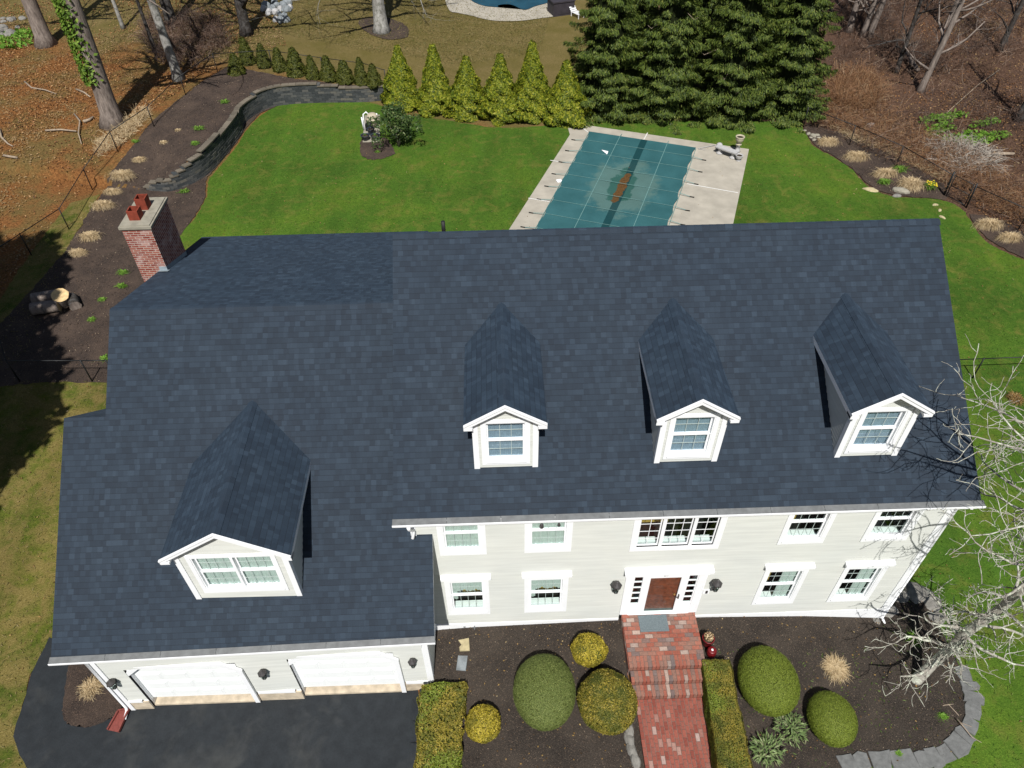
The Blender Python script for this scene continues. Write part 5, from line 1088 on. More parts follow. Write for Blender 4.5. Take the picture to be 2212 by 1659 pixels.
for i, (b, h, lx, ly, r_, mat, sd) in enumerate([((1075,205),14,.1,.3,.24,'bark',31),((1165,235),14,.6,.3,.22,'bark',33),((1205,240),14,1.4,.2,.22,'bark',35),((1380,470),12,.2,.4,.15,'barkd',37),((1535,590),13,1.8,.8,.2,'bark',39),((2170,780),13,.8,0,.24,'barkd',41),((1700,190),13,.6,.2,.16,'bark',43),((2050,330),13,.8,.5,.18,'barkd',45)]):
    bare_tree(Rp(*b), straight(h, lx, ly), [r_, r_*.85, r_*.7, r_*.5, r_*.3], mat, 'bare_tree', rl[i], 3, .12, 20, 3.4, sd, 'bare trees in the right wood', .8, True)
# lichened ornamental tree at the right front corner
lt = thing('lichened_tree', 'leafless knobbly tree covered in pale lichen at the right front corner of the house', 'tree', (15.74, -1.97, .05)); lo = np.array([15.74, -1.97, .05])
TP = [(15.7,-1.98,-.1),(16.03,-1.8,.75),(16.27,-1.72,1.55),(16.43,-1.66,2.35),(16.6,-1.71,3.25),(16.68,-1.76,4.1),(16.6,-1.85,5.1),(16.5,-1.9,6.3),(16.4,-1.8,7.5),(16.35,-1.75,8.6),(16.3,-1.7,9.6)]
T2 = catmull(TP, 4); RR = np.interp(np.linspace(0, 1, len(T2)), [0, .1, .3, .6, 1], [.17, .135, .125, .1, .04]); m = MB(); m.tube([p-lo for p in T2], list(RR), 12); m.build('trunk', MT['lichen'], lt)
r0 = np.random.default_rng(8); b = MB(); nT = len(T2)
def knobby(p, d, L, r, lev):
    n = 7; pts = [p]; rad = [r]; dd = d/np.linalg.norm(d)
    for i in range(n): dd = dd+r0.normal(0, .2, 3)+np.array([0, 0, .02]); dd /= np.linalg.norm(dd); pts.append(pts[-1]+dd*L/n); rad.append(max(.0055 if lev == 0 else .009, r*(1-.72*(i+1)/n)))
    b.tube(pts, rad, 6 if r > .03 else 4, 0, False)
    if lev == 0: return
    for i in range(1, n+1):
        for _ in range(r0.integers(1, 3) if lev > 1 else (r0.random() < .6)*1):
            a = r0.normal(0, 1, 3); a -= dd*(a@dd); a /= np.linalg.norm(a); nd = dd*.45+a*.8+np.array([0, 0, .12])
            knobby(pts[i], nd, L*r0.uniform(.22, .5) if lev > 1 else L*r0.uniform(.2, .5), max(.0085, rad[i]*.58), lev-1)
azs = [(i_, a_, L_*(.5 if 12 < i_ and 1.9 < a_ < 4.3 else .95), u_) for i_, a_, L_, u_ in [(6,3.5,2.2,.25),(8,2.6,1.9,.1),(9,4.2,1.8,.2),(10,1.7,1.7,.15),(11,5.2,2.0,-.05),(12,3.1,2.3,.2),(13,.3,1.9,.2),(14,5.9,2.1,0),(15,2.2,2.0,.3),(17,3.8,2.2,.2),(18,4.9,2.2,.1),(20,2.9,2.6,.25),(21,.9,2.0,.3),(22,4.4,2.2,.2),(24,3.3,2.7,.3),(25,5.6,2.2,.2),(26,2.5,2.6,.3),(27,1.5,2.0,.3),(29,3.7,2.4,.5),(30,4.6,2.0,.4),(31,2.7,2.2,.6),(31,.4,1.8,.6)]]
for i, a, L, u in azs: knobby(T2[i]-lo, np.array([math.cos(a), math.sin(a), u]), L*.95, RR[i]*.42, 2)
for a_, L_, z_, u_ in ((2.05, 3.2, 31, .15), (1.75, 3.0, 30, .15), (2.45, 2.9, 36, .05), (2.75, 3.0, 38, .0), (2.2, 3.0, 39, .1), (2.95, 2.4, 40, .1), (3.55, 2.6, 33, .1), (3.8, 2.5, 30, .15), (3.4, 2.3, 27, .05), (4.1, 2.2, 35, .1)): knobby(T2[z_]-lo, np.array([math.cos(a_), math.sin(a_), u_]), L_, .04, 2)
for i in (7, 8, 9, 10, 11):      # dense spur clusters low on the trunk
    for _ in range(5): a = r0.uniform(0, 6.28); knobby(T2[i]-lo, np.array([math.cos(a), math.sin(a), r0.uniform(-.1, .5)]), r0.uniform(.5, 1.0), .02, 1)
b.build('branches', MT['lichen'], lt)
# ------------------------------------------------------------------ fences
def chainlink(mb, a, b, h, off):
    L = np.linalg.norm((b-a)[:2]); n = int((L+h)/.11)
    for k in range(n+1):
        for sgn in (1, -1):
            s0 = k*.11-h; s1 = k*.11          # wire rising (or falling) across the panel
            t0, t1 = max(s0, 0), min(s1, L)
            if t1 <= t0: continue
            z0, z1 = (t0-s0), (t1-s0)
            if sgn < 0: z0, z1 = h-z0, h-z1
            P = a+(b-a)*(t0/L)+np.array([0, 0, z0]); Q = a+(b-a)*(t1/L)+np.array([0, 0, z1]); e = np.array([0, 0, .0022]); s_ = np.array([.0022, .0022, 0])
            mb.face([P-e-off, Q-e-off, Q+e-off, P+e-off]); 
def fence(P, h, label, gate=None):
    P = [np.array([p[0], p[1], gz(p[0], p[1])]) for p in P]; o = thing('chain_link_fence', label, 'fence', tuple(map(float, P[0]))); off = P[0]
    for p in P: m = MB(); m.tube([p-off-(0,0,.1), p-off+(0,0,h+.04)], .028, 7); m.build('post', MT['black'], o)
    m = MB(); cm = MB()
    for a, b in zip(P, P[1:]): m.tube([a-off+(0,0,h), b-off+(0,0,h)], .021, 6); chainlink(cm, a, b, h, off)
    m.build('top_rail', MT['black'], o); cm.build('mesh', MT['black'], o); return o
fl = [Lp(*q) for q in [(205,1655),(450,1490),(600,1230),(765,985),(1000,825),(1205,620),(1412,472)]]
pre_ = fl[0]+(fl[0]-fl[1])*1.0; pre2 = fl[0]+(fl[0]-fl[1])*2.2
mid = hit(*Z(4, 130, 815)); fence([hit(*Z(4, 130, 815)), pre_]+fl+[hit(590,150), hit(700,166), hit(790,178), hit(835,190)], 1.25, 'black chain link fence curving along the left wood and behind the small arborvitae')
fence([hit(*Z(4, 130, 817)), hit(*Z(4, 600, 817)), hit(*Z(4, 760, 815))], 1.2, 'short black chain link run between the left fence and the garage side')
fr_ = [Rp(780,825), Rp(1078,945), Rp(1380,1082), Rp(1688,1268)]
fence(fr_, 1.25, 'black chain link fence from the spruces down to the gate at the right bed')
fence([Rp(1838,1348), Rp(2168,1500), Rp(2500,1640)], 1.25, 'black chain link fence continuing right of the gate to the frame edge')
fence([(15.9,10.1),(19.5,10.15),(23.15,10.2),(27.,10.25),(31.,10.3),(35,10.3)], 1.1, 'black chain link fence crossing the right side lawn from the house')
ga, gb = Rp(1700,1274), Rp(1828,1342); go = thing('gate', 'narrow black chain link gate between the right bed and the wood', 'gate', tuple(map(float, ga)))
m = MB(); d_ = gb-ga
for k in (0.04, .96): m.tube([d_*k+(0,0,.08), d_*k+(0,0,1.3)], .024, 6)
for z in (.1, .7, 1.28): m.tube([d_*.04+(0,0,z), d_*.96+(0,0,z)], .02, 6)
m.build('gate_frame', MT['black'], go); m = MB(); chainlink(m, ga+d_*.05+(0,0,.1), ga+d_*.95+(0,0,.1), 1.15, ga); m.build('mesh', MT['black'], go)
for k in (-.06, 1.06): m = MB(); m.tube([d_*k+(0,0,-.1), d_*k+(0,0,1.42)], .04, 8); m.build('gate_post', MT['black'], go)
m = MB(); m.obox(d_*.9+np.array([0,0,.95]), d_*.05, (0,.03,0), (0,0,.04)); m.build('latch', MT['black'], go)
MT['stickw'] = leafmat('bleached_stick', [(0, (0.165, 0.132, 0.1045)), (1, (0.341, 0.308, 0.264))], trans=0)
MT['turf'] = leafmat('turf_blade', [(0, (.04, .09, .01)), (.5, (.07, .135, .014)), (1, (.15, .19, .035))], trans=.2)
MT['turfdry'] = leafmat('dormant_blade', [(0, (.07, .08, .018)), (.5, (.14, .12, .035)), (1, (.26, .2, .09))], trans=.15)
MT['pool2'] = plain('distant_pool_cover', (.012, .055, .085), .5, .3, .25, .8)
MT['boxgrey'] = plain('dark_grey_plastic', (.04, .035, .042), .6, .3, .2, 3)
# ------------------------------------------------------------------ planted grasses, herbs
def arcs(mb_pts, n, r, h, wd, seed, droop=.5, flat=0.):
    r0 = np.random.default_rng(seed); Q = []
    for _ in range(n):
        a = r0.uniform(0, 6.283); L = r*r0.uniform(.5, 1.1); hh = h*r0.uniform(.5, 1.1); d = np.array([math.cos(a), math.sin(a), 0]); s_ = np.array([-d[1], d[0], 0])*wd
        b = np.array([r0.normal(0, r*.22), r0.normal(0, r*.22), 0]); P = [b, b+d*L*.3+(0,0,hh*.75), b+d*L*.7+(0,0,hh), b+d*L+(0,0,hh*(1-droop))+s_*r0.normal(0, 6)]
        for i in range(3): w0, w1 = (1, .9, .6, .15)[i], (1, .9, .6, .15)[i+1]; Q.append([P[i]-s_*w0, P[i]+s_*w0, P[i+1]+s_*w1, P[i+1]-s_*w1])
    return np.array(Q)
def clump(p, r, h, n, mat, name, label, cat, group, seed, wd=.012, droop=.9, sx=1., rz=0.):
    o = thing(name, label, cat, tuple(p), rz, group); fast_quads('blades', arcs(None, n, r, h, wd, seed, droop), MT[mat], o); o.scale = (sx, 1, 1); return o
# as one mesh per clump (blades are its foliage)
def clump1(px, wpx, hpx, mat, name, label, cat, group, seed, n=620, wd=.012, droop=.95, sink=0., f=.62):
    p = hit(*px); dep = (RC @ (p-CAM))[2]; r = wpx/2*dep/FPX*1.05; o = fast_quads(name, arcs(None, n, r, r*f*.75, wd, seed, droop), MT[mat]); o.location = tuple(p+np.array([0, 0, .03-sink])); o.scale = (1, max(.5, min(1.2, hpx/wpx*1.15)), 1)
    return tag(o, label, cat, group)
gL = [((905,1045),80,45,'third highest, small pale tuft'),((800,1155),160,85,'widest pale dry grass mound'),((735,1255),110,40,'low thin dry grass tuft under the widest mound'),((672,1345),140,75,'round dry grass mound just left of the chimney top'),((590,1545),130,80,'dry grass mound left of the brick chimney face'),((510,1650),110,60,'low dry grass mound near the top of the big shadow')]
for i, (q, w_, h_, l_) in enumerate(gL): clump1(Z(1, *q), w_*.333, h_*.333, 'straw', 'ornamental_grass', l_+' in the left mulch bed', 'ornamental grass', 'dry grasses in the left bed', 60+i)
clump1(Z(1, 1065, 930), 18, 12, 'straw', 'ornamental_grass', 'tiny straw tuft in the middle of the left mulch bed', 'ornamental grass', 'dry grasses in the left bed', 70, 160); clump1(Z(1, 1155, 850), 14, 9, 'straw', 'ornamental_grass', 'tiniest straw tuft, nearest the two bright green sprouts', 'ornamental grass', 'dry grasses in the left bed', 71, 120)
gR = [((938,935),130,75,'dry grass clump farthest up the right bed beside the pale stones'),((1118,1030),150,80,'second dry grass clump down the right bed'),((1305,1140),155,75,'dry grass clump behind the fresh green plant'),((1475,1210),165,120,'largest dry grass clump beside the white boulder and daffodils'),
      ((1975,1475),180,70,'flattened dry grass clump just past the gate'),((2110,1555),150,75,'dry grass clump at the right frame edge past the gate')]
for i, (q, w_, h_, l_) in enumerate(gR): clump1(Z(3, *q), w_*.333, h_*.333, 'straw', 'ornamental_grass', l_, 'ornamental grass', 'dry grasses in the right bed', 80+i, 700)
clump1(Z(9, 985, 1015), 52, 50, 'straw', 'ornamental_grass', 'pale dry grass tuft in the front mulch bed right of the walk', 'ornamental grass', None, 90, 1000, .005, .95, 0, .35)
clump1(Z(7, 600, 1145), 52, 46, 'straw', 'ornamental_grass', 'tangled dry grass tuft in the teardrop island by the garage', 'ornamental grass', None, 91, 420, .006, .9, 0, .5)
clump1(Z(6, 2150, 930), 34, 34, 'fallen', 'ornamental_grass', 'rusty dry tuft on the right lawn at the frame edge', 'ornamental grass', None, 92, 300, .01)
hb = [(1,1295,845,75,40,'upper bright green sprout clump in the left bed'),(1,1268,940,60,40,'lower bright green sprout clump in the left bed'),(1,1197,1250,70,40,'green sprout clump below the wall end'),(1,1460,670,60,40,'faint green sprout near the top of the left bed'),(1,880,925,50,30,'green sprout beside the left fence'),
      (4,805,118,80,45,'upper green sprout left of the chimney foot'),(4,790,207,75,45,'lower green sprout left of the chimney foot'),(4,598,420,50,40,'small green sprout right of the cut logs'),(4,665,290,50,35,'small green sprout between the logs and the roof'),(4,680,670,50,90,'weeds against the house by the short fence'),
      (3,1300,1195,95,55,'fresh green plant in front of a dry grass clump'),(3,1395,1115,110,70,'dark green leafy plant beside the right fence'),(9,1680,1325,50,40,'small green weed in the front bed near the fallen stick'),(9,1395,1570,45,35,'little green rosette among the border stones'),(9,1490,830,90,120,'green bulb leaves behind the lichened tree trunk'),(2,235,990,30,25,'tiny green sprout in the planter island')]
for i, (t_, x, y, w_, h_, l_) in enumerate(hb): clump1(Z(t_, x, y), w_*.333, h_*.333, 'herb', 'green_plant', l_, 'plant', None, 100+i, 90, .022, .5, 0, .8)
for i, (x, y, w_, l_) in enumerate([(690,1425,215,'striped grey green leafy plant between the two dome shrubs'),(535,1560,215,'striped grey green leafy plant beside the olive hedge')]):
    p = hit(*Z(9, x, y)); dep = (RC @ (p-CAM))[2]; r = w_*.333/2*dep/FPX; P = []; U = []
    for _ in range(260): a = rng.uniform(0, 6.28); q = math.sqrt(rng.random()); P.append([r*q*math.cos(a), r*q*math.sin(a), .16+.14*rng.random()+.1*(1-q)]); U.append([math.cos(a), math.sin(a), .5])
    o = fast_quads('leafy_plant', leafquads(np.array(P), np.tile([0, 0, 1.], (260, 1)), .17, .035, .45, np.array(U)), MT['herb2']); o.location = tuple(p); tag(o, l_, 'plant')
# daffodils
p = hit(*Z(3, 1600, 1230)); o = thing('daffodils', 'clump of yellow daffodils in bloom by the gate', 'flowers', tuple(p)); fast_quads('leaves', arcs(None, 90, .38, .38, .014, 5, .3), MT['herb'], o)
for k in range(16):
    c_ = np.array([rng.normal(0, .2), rng.normal(0, .2), rng.uniform(.32, .45)]); m = MB(); V = [c_+np.array([0, -.01, .01])]+[c_+np.array([.055*math.cos(a_), .05*math.sin(a_)-.0, .02*math.sin(2*a_)]) for a_ in np.linspace(0, 6.283, 13)[:-1]]
    m.shared(V, [(0, 1+j, 1+(j+1) % 12) for j in range(12)]); m.build('bloom', MT['yellowfl'], o)
# ------------------------------------------------------------------ stones
def rock(p, r, seed, mat='rock', sx=1., sy=1., sz=.6, rz=0., name='rock', label='', cat='rock', group=None, rough=.16):
    r0 = np.random.default_rng(seed); bm = bmesh.new(); bmesh.ops.create_icosphere(bm, subdivisions=2, radius=1)
    V = np.array([v.co[:] for v in bm.verts]); k = 1+lump(V, seed, rough, 2.2)+r0.normal(0, .03, len(V))
    for v, q in zip(bm.verts, k): v.co = Vector((v.co.x*q*r*sx, v.co.y*q*r*sy, max(-.5, v.co.z)*q*r*sz))
    me = bpy.data.meshes.new(name); bm.to_mesh(me); bm.free(); me.materials.append(MT[mat]); o = bpy.data.objects.new(name, me); COL.objects.link(o); o.location = (p[0], p[1], p[2]+r*sz*.3); o.rotation_euler = (0, 0, rz)
    return tag(o, label, cat, group)
rock(hit(*Z(3, 1410, 1245)), .36, 1, 'slab', 1.3, .7, .5, -.5, 'boulder', 'white flat boulder beside the largest dry grass clump', 'rock', None)
rock(hit(*Z(3, 1385, 1272)), .2, 2, 'rock', 1.2, .8, .5, 0, 'rock', 'small pale stone below the white boulder', 'rock')
rock(hit(*Z(3, 1220, 1235)), .26, 3, 'tan', 1.5, .7, .5, -.5, 'rock', 'tan stone at the lawn edge under the fresh green plant', 'rock')
for i, (x, y, r) in enumerate([(790,850,.16),(815,870,.2),(845,885,.26),(870,880,.2),(850,910,.18),(830,895,.14),(880,895,.15)]): rock(hit(*Z(3, x, y)), r*.8, 10+i, 'slab', 1.2, .8, .6, i, 'rock', 'pale stone in the little heap at the top of the right bed', 'rock', 'pale stones at the head of the right bed')
for i, (x, y, r) in enumerate([(1635,1330,.13),(1665,1365,.12),(1680,1410,.13)]): rock(hit(*Z(3, x, y)), r, 20+i, 'tan', 1.4, .7, .5, i, 'rock', 'small tan stone on the lawn edge below the gate', 'rock', 'small tan stones by the gate')
rock(hit(*Z(3, 1215, 825)), .3, 26, 'stone', 1, .8, .7, 0, 'rock', 'grey stone in the brush beyond the right fence', 'rock')
for i in range(16): # stones top left
    x, y = rng.uniform(-10, 190), rng.uniform(120, 235); rock(hit(*Z(1, x, y*1.0)), rng.uniform(.2, .42), 30+i, 'rock', 1.2, .9, .6, i, 'rock', 'pale rounded field stone in the heap at the top left corner', 'rock', 'field stones at the top left corner')
for i, (x, y) in enumerate([(1710,70),(1730,50),(1760,85),(1745,95),(1780,25),(1800,45),(1820,70),(1840,50),(1860,75),(1790,90),(1815,105),(1845,110),(1795,140),(1820,145),(1850,140),(1880,60),(1770,60),(1865,30)]):
    rock(hit(*Z(1, x, y)), rng.uniform(.26, .42), 50+i, 'slate' if i % 3 else 'stone', .8, 1, 1.0, i, 'stone_block', 'blue grey stone in the loose pile on the turf behind the small arborvitae', 'stone', 'blue grey stone pile')
def slab(poly, z0, z1, name, label, cat, group, mat='flag', seed=0):
    """irregular flat stone from world xy polygon"""
    P = [np.array(p[:2]) for p in poly]; c = sum(P)/len(P); o = np.array([c[0], c[1], z0]); n = len(P); r0 = np.random.default_rng(seed)
    top = [np.array([*(c+(p-c)*.95), z1+r0.uniform(-.012, .012)])-o for p in P]; mid = [np.array([*p, z1-.02])-o for p in P]; bot = [np.array([*p, z0-.05])-o for p in P]; m = MB()
    V = top+mid+bot; F = [tuple(range(n))]+[(i, n+i, n+(i+1) % n, (i+1) % n)[::-1] for i in range(n)]+[(n+i, 2*n+i, 2*n+(i+1) % n, n+(i+1) % n)[::-1] for i in range(n)]
    m.shared(V, F, 0, None, False); ob = m.build(name, MT[mat]); ob.location = tuple(map(float, o)); return tag(ob, label, cat, group)
edge = [(1800,1010),(1838,1090),(1868,1180),(1880,1290),(1855,1400),(1800,1480),(1725,1565),(1610,1600),(1480,1612),(1330,1620),(1190,1612),(1050,1635),(960,1655)]
EP = catmull([hit(*Z(9, *q)) for q in edge], 6); EP = np.array(EP); SE = polyline_len(EP); s = 0; k = 0
while s < SE[-1]-.3:
    L = random.uniform(.28, .7); w_ = random.uniform(.17, .27)
    f = lambda t: np.array([np.interp(t, SE, EP[:, 0]), np.interp(t, SE, EP[:, 1])]); a, b = f(s+.006), f(min(s+L, SE[-1])-.006); t = (b-a)/np.linalg.norm(b-a); nn = np.array([-t[1], t[0]])
    j = lambda q: q+rng.normal(0, .028, 2)
    zc_ = gz(*((a+b)/2)); slab([j(a-nn*w_), j((a+b)/2-nn*w_*1.05), j(b-nn*w_), j(b+nn*w_), j((a+b)/2+nn*w_*1.1), j(a+nn*w_)], zc_, zc_+random.uniform(.06, .1), 'border_stone', 'flat blue grey flagstone set in the curved border of the front bed', 'stone', 'flagstones edging the front bed', 'flag', 200+k); s += L; k += 1
for i, (x, y, w_) in enumerate([(1390,545,.28),(1500,520,.3),(1570,545,.3),(1330,640,.25),(1620,600,.26),(1250,705,.14),(1640,690,.22)]): 
    rock(hit(*Z(9, x, y)), w_, 230+i, 'rock', 1.3, 1., .35, i, 'rock', 'weathered flat rock half buried at the shaded corner of the house', 'rock', 'weathered rocks at the right house corner')
slab([hit(*Z(8, *q)) for q in [(758,838),(828,822),(833,905),(768,908),(765,885),(780,868)]], gz(2.8,-.4)+.03, gz(2.8,-.4)+.08, 'stepping_stone', 'broken tan stepping stone in the bed by the garage corner', 'stone', None, 'tan', 1)
slab([hit(*Z(8, *q)) for q in [(757,935),(820,935),(808,1035),(745,1030)]], gz(2.8,-1.)+.03, gz(2.8,-1.)+.07, 'stepping_stone', 'bluish grey slate stepping stone below the tan one', 'stone', None, 'slate', 2)
for i, (x, y) in enumerate([(1868,1410),(1862,1480),(1880,1550),(1905,1610)]): rock(hit(*Z(8, x, y)), .17, 240+i, 'rock', .8, 1.5, .7, .15, 'rock', 'grey edging rock along the left side of the lower brick walk', 'rock', 'edging rocks beside the lower walk')
# ------------------------------------------------------------------ back lawn objects
p = hit(*Z(2, 195, 905)); z0 = .03; px_ = Z(2, 195, 905)
A_ = [on_z(Z(2, *q), .1) for q in [(138,918),(250,915),(250,740),(150,745)]]
slab(A_, .02, .1, 'concrete_pad', 'small concrete pad under the pool filter and planters', 'slab', None, 'slab', 3)
b0 = on_z(Z(2, 195, 825), .1); ft = thing('pool_filter', 'sandy coloured pool filter tank with white pipes on the concrete pad', 'pool filter', tuple(b0))
m = MB(); m.lathe((.12,.1,0), [(.2,0),(.3,.08),(.34,.25),(.34,.45),(.38,.47),(.38,.53),(.34,.55),(.33,.7),(.24,.82),(.05,.86)], 22); m.build('tank', MT['cork'], ft)
m = MB(); m.lathe((-.05,-.35,0), [(.16,0),(.2,.05),(.2,.4),(.12,.5)], 14); m.box(-.3,-.05,-.5,-.2,0,.3); m.build('pump', MT['black'], ft)
for pts in ([(-.35,-.3,0),(-.42,-.1,.4),(-.4,.1,.8),(-.22,.15,.92),(-.1,.12,.8)], [(-.42,-.35,0),(-.46,-.3,.8)], [(.3,.1,.6),(.42,.15,.7),(.4,.2,.8)]): m = MB(); m.tube(pts, .045, 7); m.build('pipe', MT['pvc'], ft)
def pot(p, r, h, mat, name, label, cat, group=None, fill='soil', prof=None):
    o = thing(name, label, cat, tuple(p), 0, group); m = MB(); t = .85
    m.lathe((0,0,0), prof or [(r*.62,0),(r*.8,h*.4),(r*.97,h*.9),(r*1.04,h*.93),(r*1.04,h),(r*.9,h),(r*.86,h*.86)], 20); m.build('pot', MT[mat], o)
    if fill: m = MB(); m.lathe((0,0,h*.86), [(r*.87,0),(r*.4,.02),(.01,.025)], 14); m.build('soil', MT[fill], o)
    return o
pl = pot(on_z(Z(2, 158, 905), .1), .27, .3, 'planter', 'planter', 'left dark blue bowl planter on the concrete pad', 'planter', 'dark blue planters'); 
pr_ = pot(on_z(Z(2, 222, 905), .1), .28, .3, 'planter', 'planter', 'right dark blue bowl planter beside the dark shrub', 'planter', 'dark blue planters'); pot(on_z(Z(2, 195, 868), .1), .24, .36, 'planter', 'planter', 'dark blue planter standing behind the two front ones', 'planter', 'dark blue planters')
for o_, sd_ in ((pl, 1), (pr_, 2)): q = fast_quads('sprouts', arcs(None, 24, .12, .14, .008, sd_, .3)+np.array([0, 0, .26]), MT['herb'], o_)
# stone bench and urns on the deck
def deckpt(n, x, y): return on_z(Z(n, x, y), .06)
C3 = lambda x, y, z=.06: on_z(((1960+x*200/2212)/1.30199, (360+y*200/2212)/1.30199), z)
ba, bb = C3(660, 560, .46), C3(1230, 760, .46); bc = (ba+bb)/2; bd = bb-ba; L = np.linalg.norm(bd[:2])+.15; ang = math.atan2(bd[1], bd[0]); be = thing('stone_bench', 'white cast stone bench at the far right corner of the pool deck', 'bench', (bc[0], bc[1], .06), ang)
m = MB(); m.box(-L/2, L/2, -.19, .19, .36, .43); m.box(-L/2+.02, L/2-.02, -.17, .17, .33, .36); m.build('seat', MT['stone'], be)
for sx_ in (-1, 1): m = MB(); m.lathe((sx_*L*.32,0,0), [(.2,0),(.2,.05),(.12,.1),(.09,.18),(.12,.27),(.18,.3),(.18,.33)], 12, sy=.9); m.build('leg', MT['stone'], be)
urn = lambda r, h: [(r*.7,0),(r*.7,h*.08),(r*.45,h*.15),(r*.4,h*.25),(r*.8,h*.42),(r*.98,h*.75),(r*.95,h*.85),(r*1.06,h*.93),(r*1.06,h),(r*.85,h),(r*.8,h*.85)]
p_ = C3(680, 640); pot(p_, .2, .33, 'stone', 'urn', 'white round urn at the left end of the stone bench', 'urn', 'cast stone urns on the pool deck', 'stone', [(.15,0),(.19,.06),(.2,.18),(.17,.28),(.1,.34),(.02,.36)])
p_ = C3(1290, 1010); pot(p_, .21, .34, 'stone', 'urn', 'white urn with dark opening in front of the stone bench', 'urn', 'cast stone urns on the pool deck', 'soil', urn(.21, .34))
p_ = C3(1250, 740); m = MB(); ped = thing('pedestal', 'white cast stone pedestal under the cream urn', 'pedestal', tuple(p_)); m.lathe((0,0,0), [(.2,0),(.2,.06),(.13,.1),(.12,.36),(.18,.42),(.18,.46)], 4); m.build('column', MT['stone'], ped)
p2 = np.array([p_[0], p_[1], p_[2]+.46]); pot(p2, .25, .5, 'cream', 'urn', 'tall cream urn standing on the pedestal behind the bench', 'urn', 'cast stone urns on the pool deck', 'soil', urn(.25, .5))
m = MB(); a, b = C3(560, 530, .12), C3(40, 640, .1); m.tube([a, (a+b)/2, b], .018, 5); m.tube([b, C3(250, 680, .09)], .014, 5); tag(m.build('pole', MT['stone']), 'thin white pole lying from the bench towards the cover corner', 'pole')
m = MB(); a = on_z(Z(2, 1412, 1172), .1); m.obox(a, (.14,.03,0), (-.04,.12,0), (0,0,.03)); m.obox(a+np.array([0,0,.04]), (.1,.02,0), (-.03,.08,0), (0,0,.012)); tag(m.build('skimmer_lid', MT['white']), 'small white skimmer lid on the left side of the pool deck', 'skimmer lid')
m = MB(); T_ = [on_z(Z(2, *q), .235) for q in [(1685,970),(1730,980),(1722,1000)]]; m.face(T_[::-1]); m.face([q-np.array([0,0,.01]) for q in T_]); m.face([T_[0],T_[1],T_[1]-np.array([0,0,.01]),T_[0]-np.array([0,0,.01])]); tag(m.build('cover_patch', MT['white']), 'white triangular patch on the teal pool cover', 'patch')
# pots by the front steps
p = hit(*Z(9, 150, 870)); p = np.array([9.78, p[1]-.0, gz(9.78, p[1])+.03]); pot(on_z(Z(9, 152, 860), gz(9.8,-.7)+.04), .17, .42, 'redpot', 'flower_pot', 'tall glossy red pot of dried flowers beside the landing', 'pot')
pp = on_z(Z(9, 152, 860), gz(9.8,-.7)+.04); o = [q for q in COL.objects if q.name.startswith('flower_pot')][0]
P = rng.normal(0, 1, (150, 3)); P /= np.linalg.norm(P, axis=1)[:, None]; fast_quads('dried_flowers', leafquads(P*np.array([.13,.13,.11])+np.array([0,0,.5]), P, .06, .03, .6), MT['straw'], o)
p = on_z(Z(9, 180, 925), gz(9.9,-1.)+.04); o = thing('red_lantern', 'short round dark red jar with a pale square on its lid', 'jar', tuple(p)); m = MB(); m.lathe((0,0,0), [(.1,0),(.13,.05),(.14,.2),(.12,.26)], 16); m.build('jar', MT['redpot'], o); m = MB(); m.lathe((0,0,.26), [(.13,0),(.13,.03),(.1,.05),(.01,.055)], 16); m.build('lid', MT['redpot'], o); m = MB(); m.box(-.025,.025,-.035,.025,.314,.322); m.build('tag', MT['white'], o)
# splash block below the garage downspout
a, b, c, d = [on_z(Z(7, *q), -.3) for q in [(770,1290),(840,1275),(770,1428),(700,1413)]]; m = MB(); O_ = (a+b+c+d)/4; up = np.array([0,0,.06])
m.face([a-O_, d-O_, c-O_, b-O_]); 
for p, q in ((a, d), (b, c)): e = (q-p)/2; s_ = np.cross(e, (0,0,1)); s_ = s_/np.linalg.norm(s_)*.02; m.obox((p+q)/2-O_+up*.5, e, s_, (0,0,.045))
m.obox((a+b)/2-O_+up*.5, (b-a)/2, (0,.02,0), (0,0,.045)); ob = m.build('splash_block', MT['splash']); ob.location = tuple(O_); tag(ob, 'red plastic splash block on the driveway under the garage downspout', 'splash block')
# cut logs
def log(c, d, L, r, name, label, mat='bark', cut='cutwood', group=None, cat='log'):
    d = np.array(d, float); d /= np.linalg.norm(d); o = thing(name, label, cat, tuple(c), 0, group); n = 14; a = np.cross(d, (0,0,1)); a /= np.linalg.norm(a)+1e-9; u = np.cross(a, d)
    m = MB(); ring_ = lambda s: [d*s+a*r*math.cos(2*math.pi*k/n)*(1+.06*math.sin(3*k))+u*r*math.sin(2*math.pi*k/n) for k in range(n)]; V = ring_(-L/2)+ring_(L/2); m.shared(V, [(k, (k+1) % n, n+(k+1) % n, n+k) for k in range(n)], 0); m.face(ring_(-L/2)[::-1], 1); m.face(ring_(L/2), 1); m.build('wood', [MT[mat], MT[cut]], o); return o
q = hit(*Z(4, 320, 300)); log(q+(0,0,.3), (1,.25,0), 1.15, .28, 'cut_log', 'upper grey log section lying in the big shadow', 'bark', 'cutwood', 'cut logs'); q = hit(*Z(4, 315, 365)); log(q+(0,0,.3), (1,.2,0), 1.15, .28, 'cut_log', 'lower grey log section lying in the big shadow', 'bark', 'cutwood', 'cut logs')
q = hit(*Z(4, 425, 320)); log(q+(0,0,.42), (.25,-.35,.9), .55, .36, 'cut_log', 'upright log with a bright cream cut face at the shadow edge', 'bark', 'cutwood', 'cut logs'); q = hit(*Z(4, 490, 320)); log(q+(0,0,.2), (.5,-.8,0), .8, .25, 'cut_log', 'dark bark log section leaning right of the cream cut face', 'barkd', 'bark', 'cut logs')
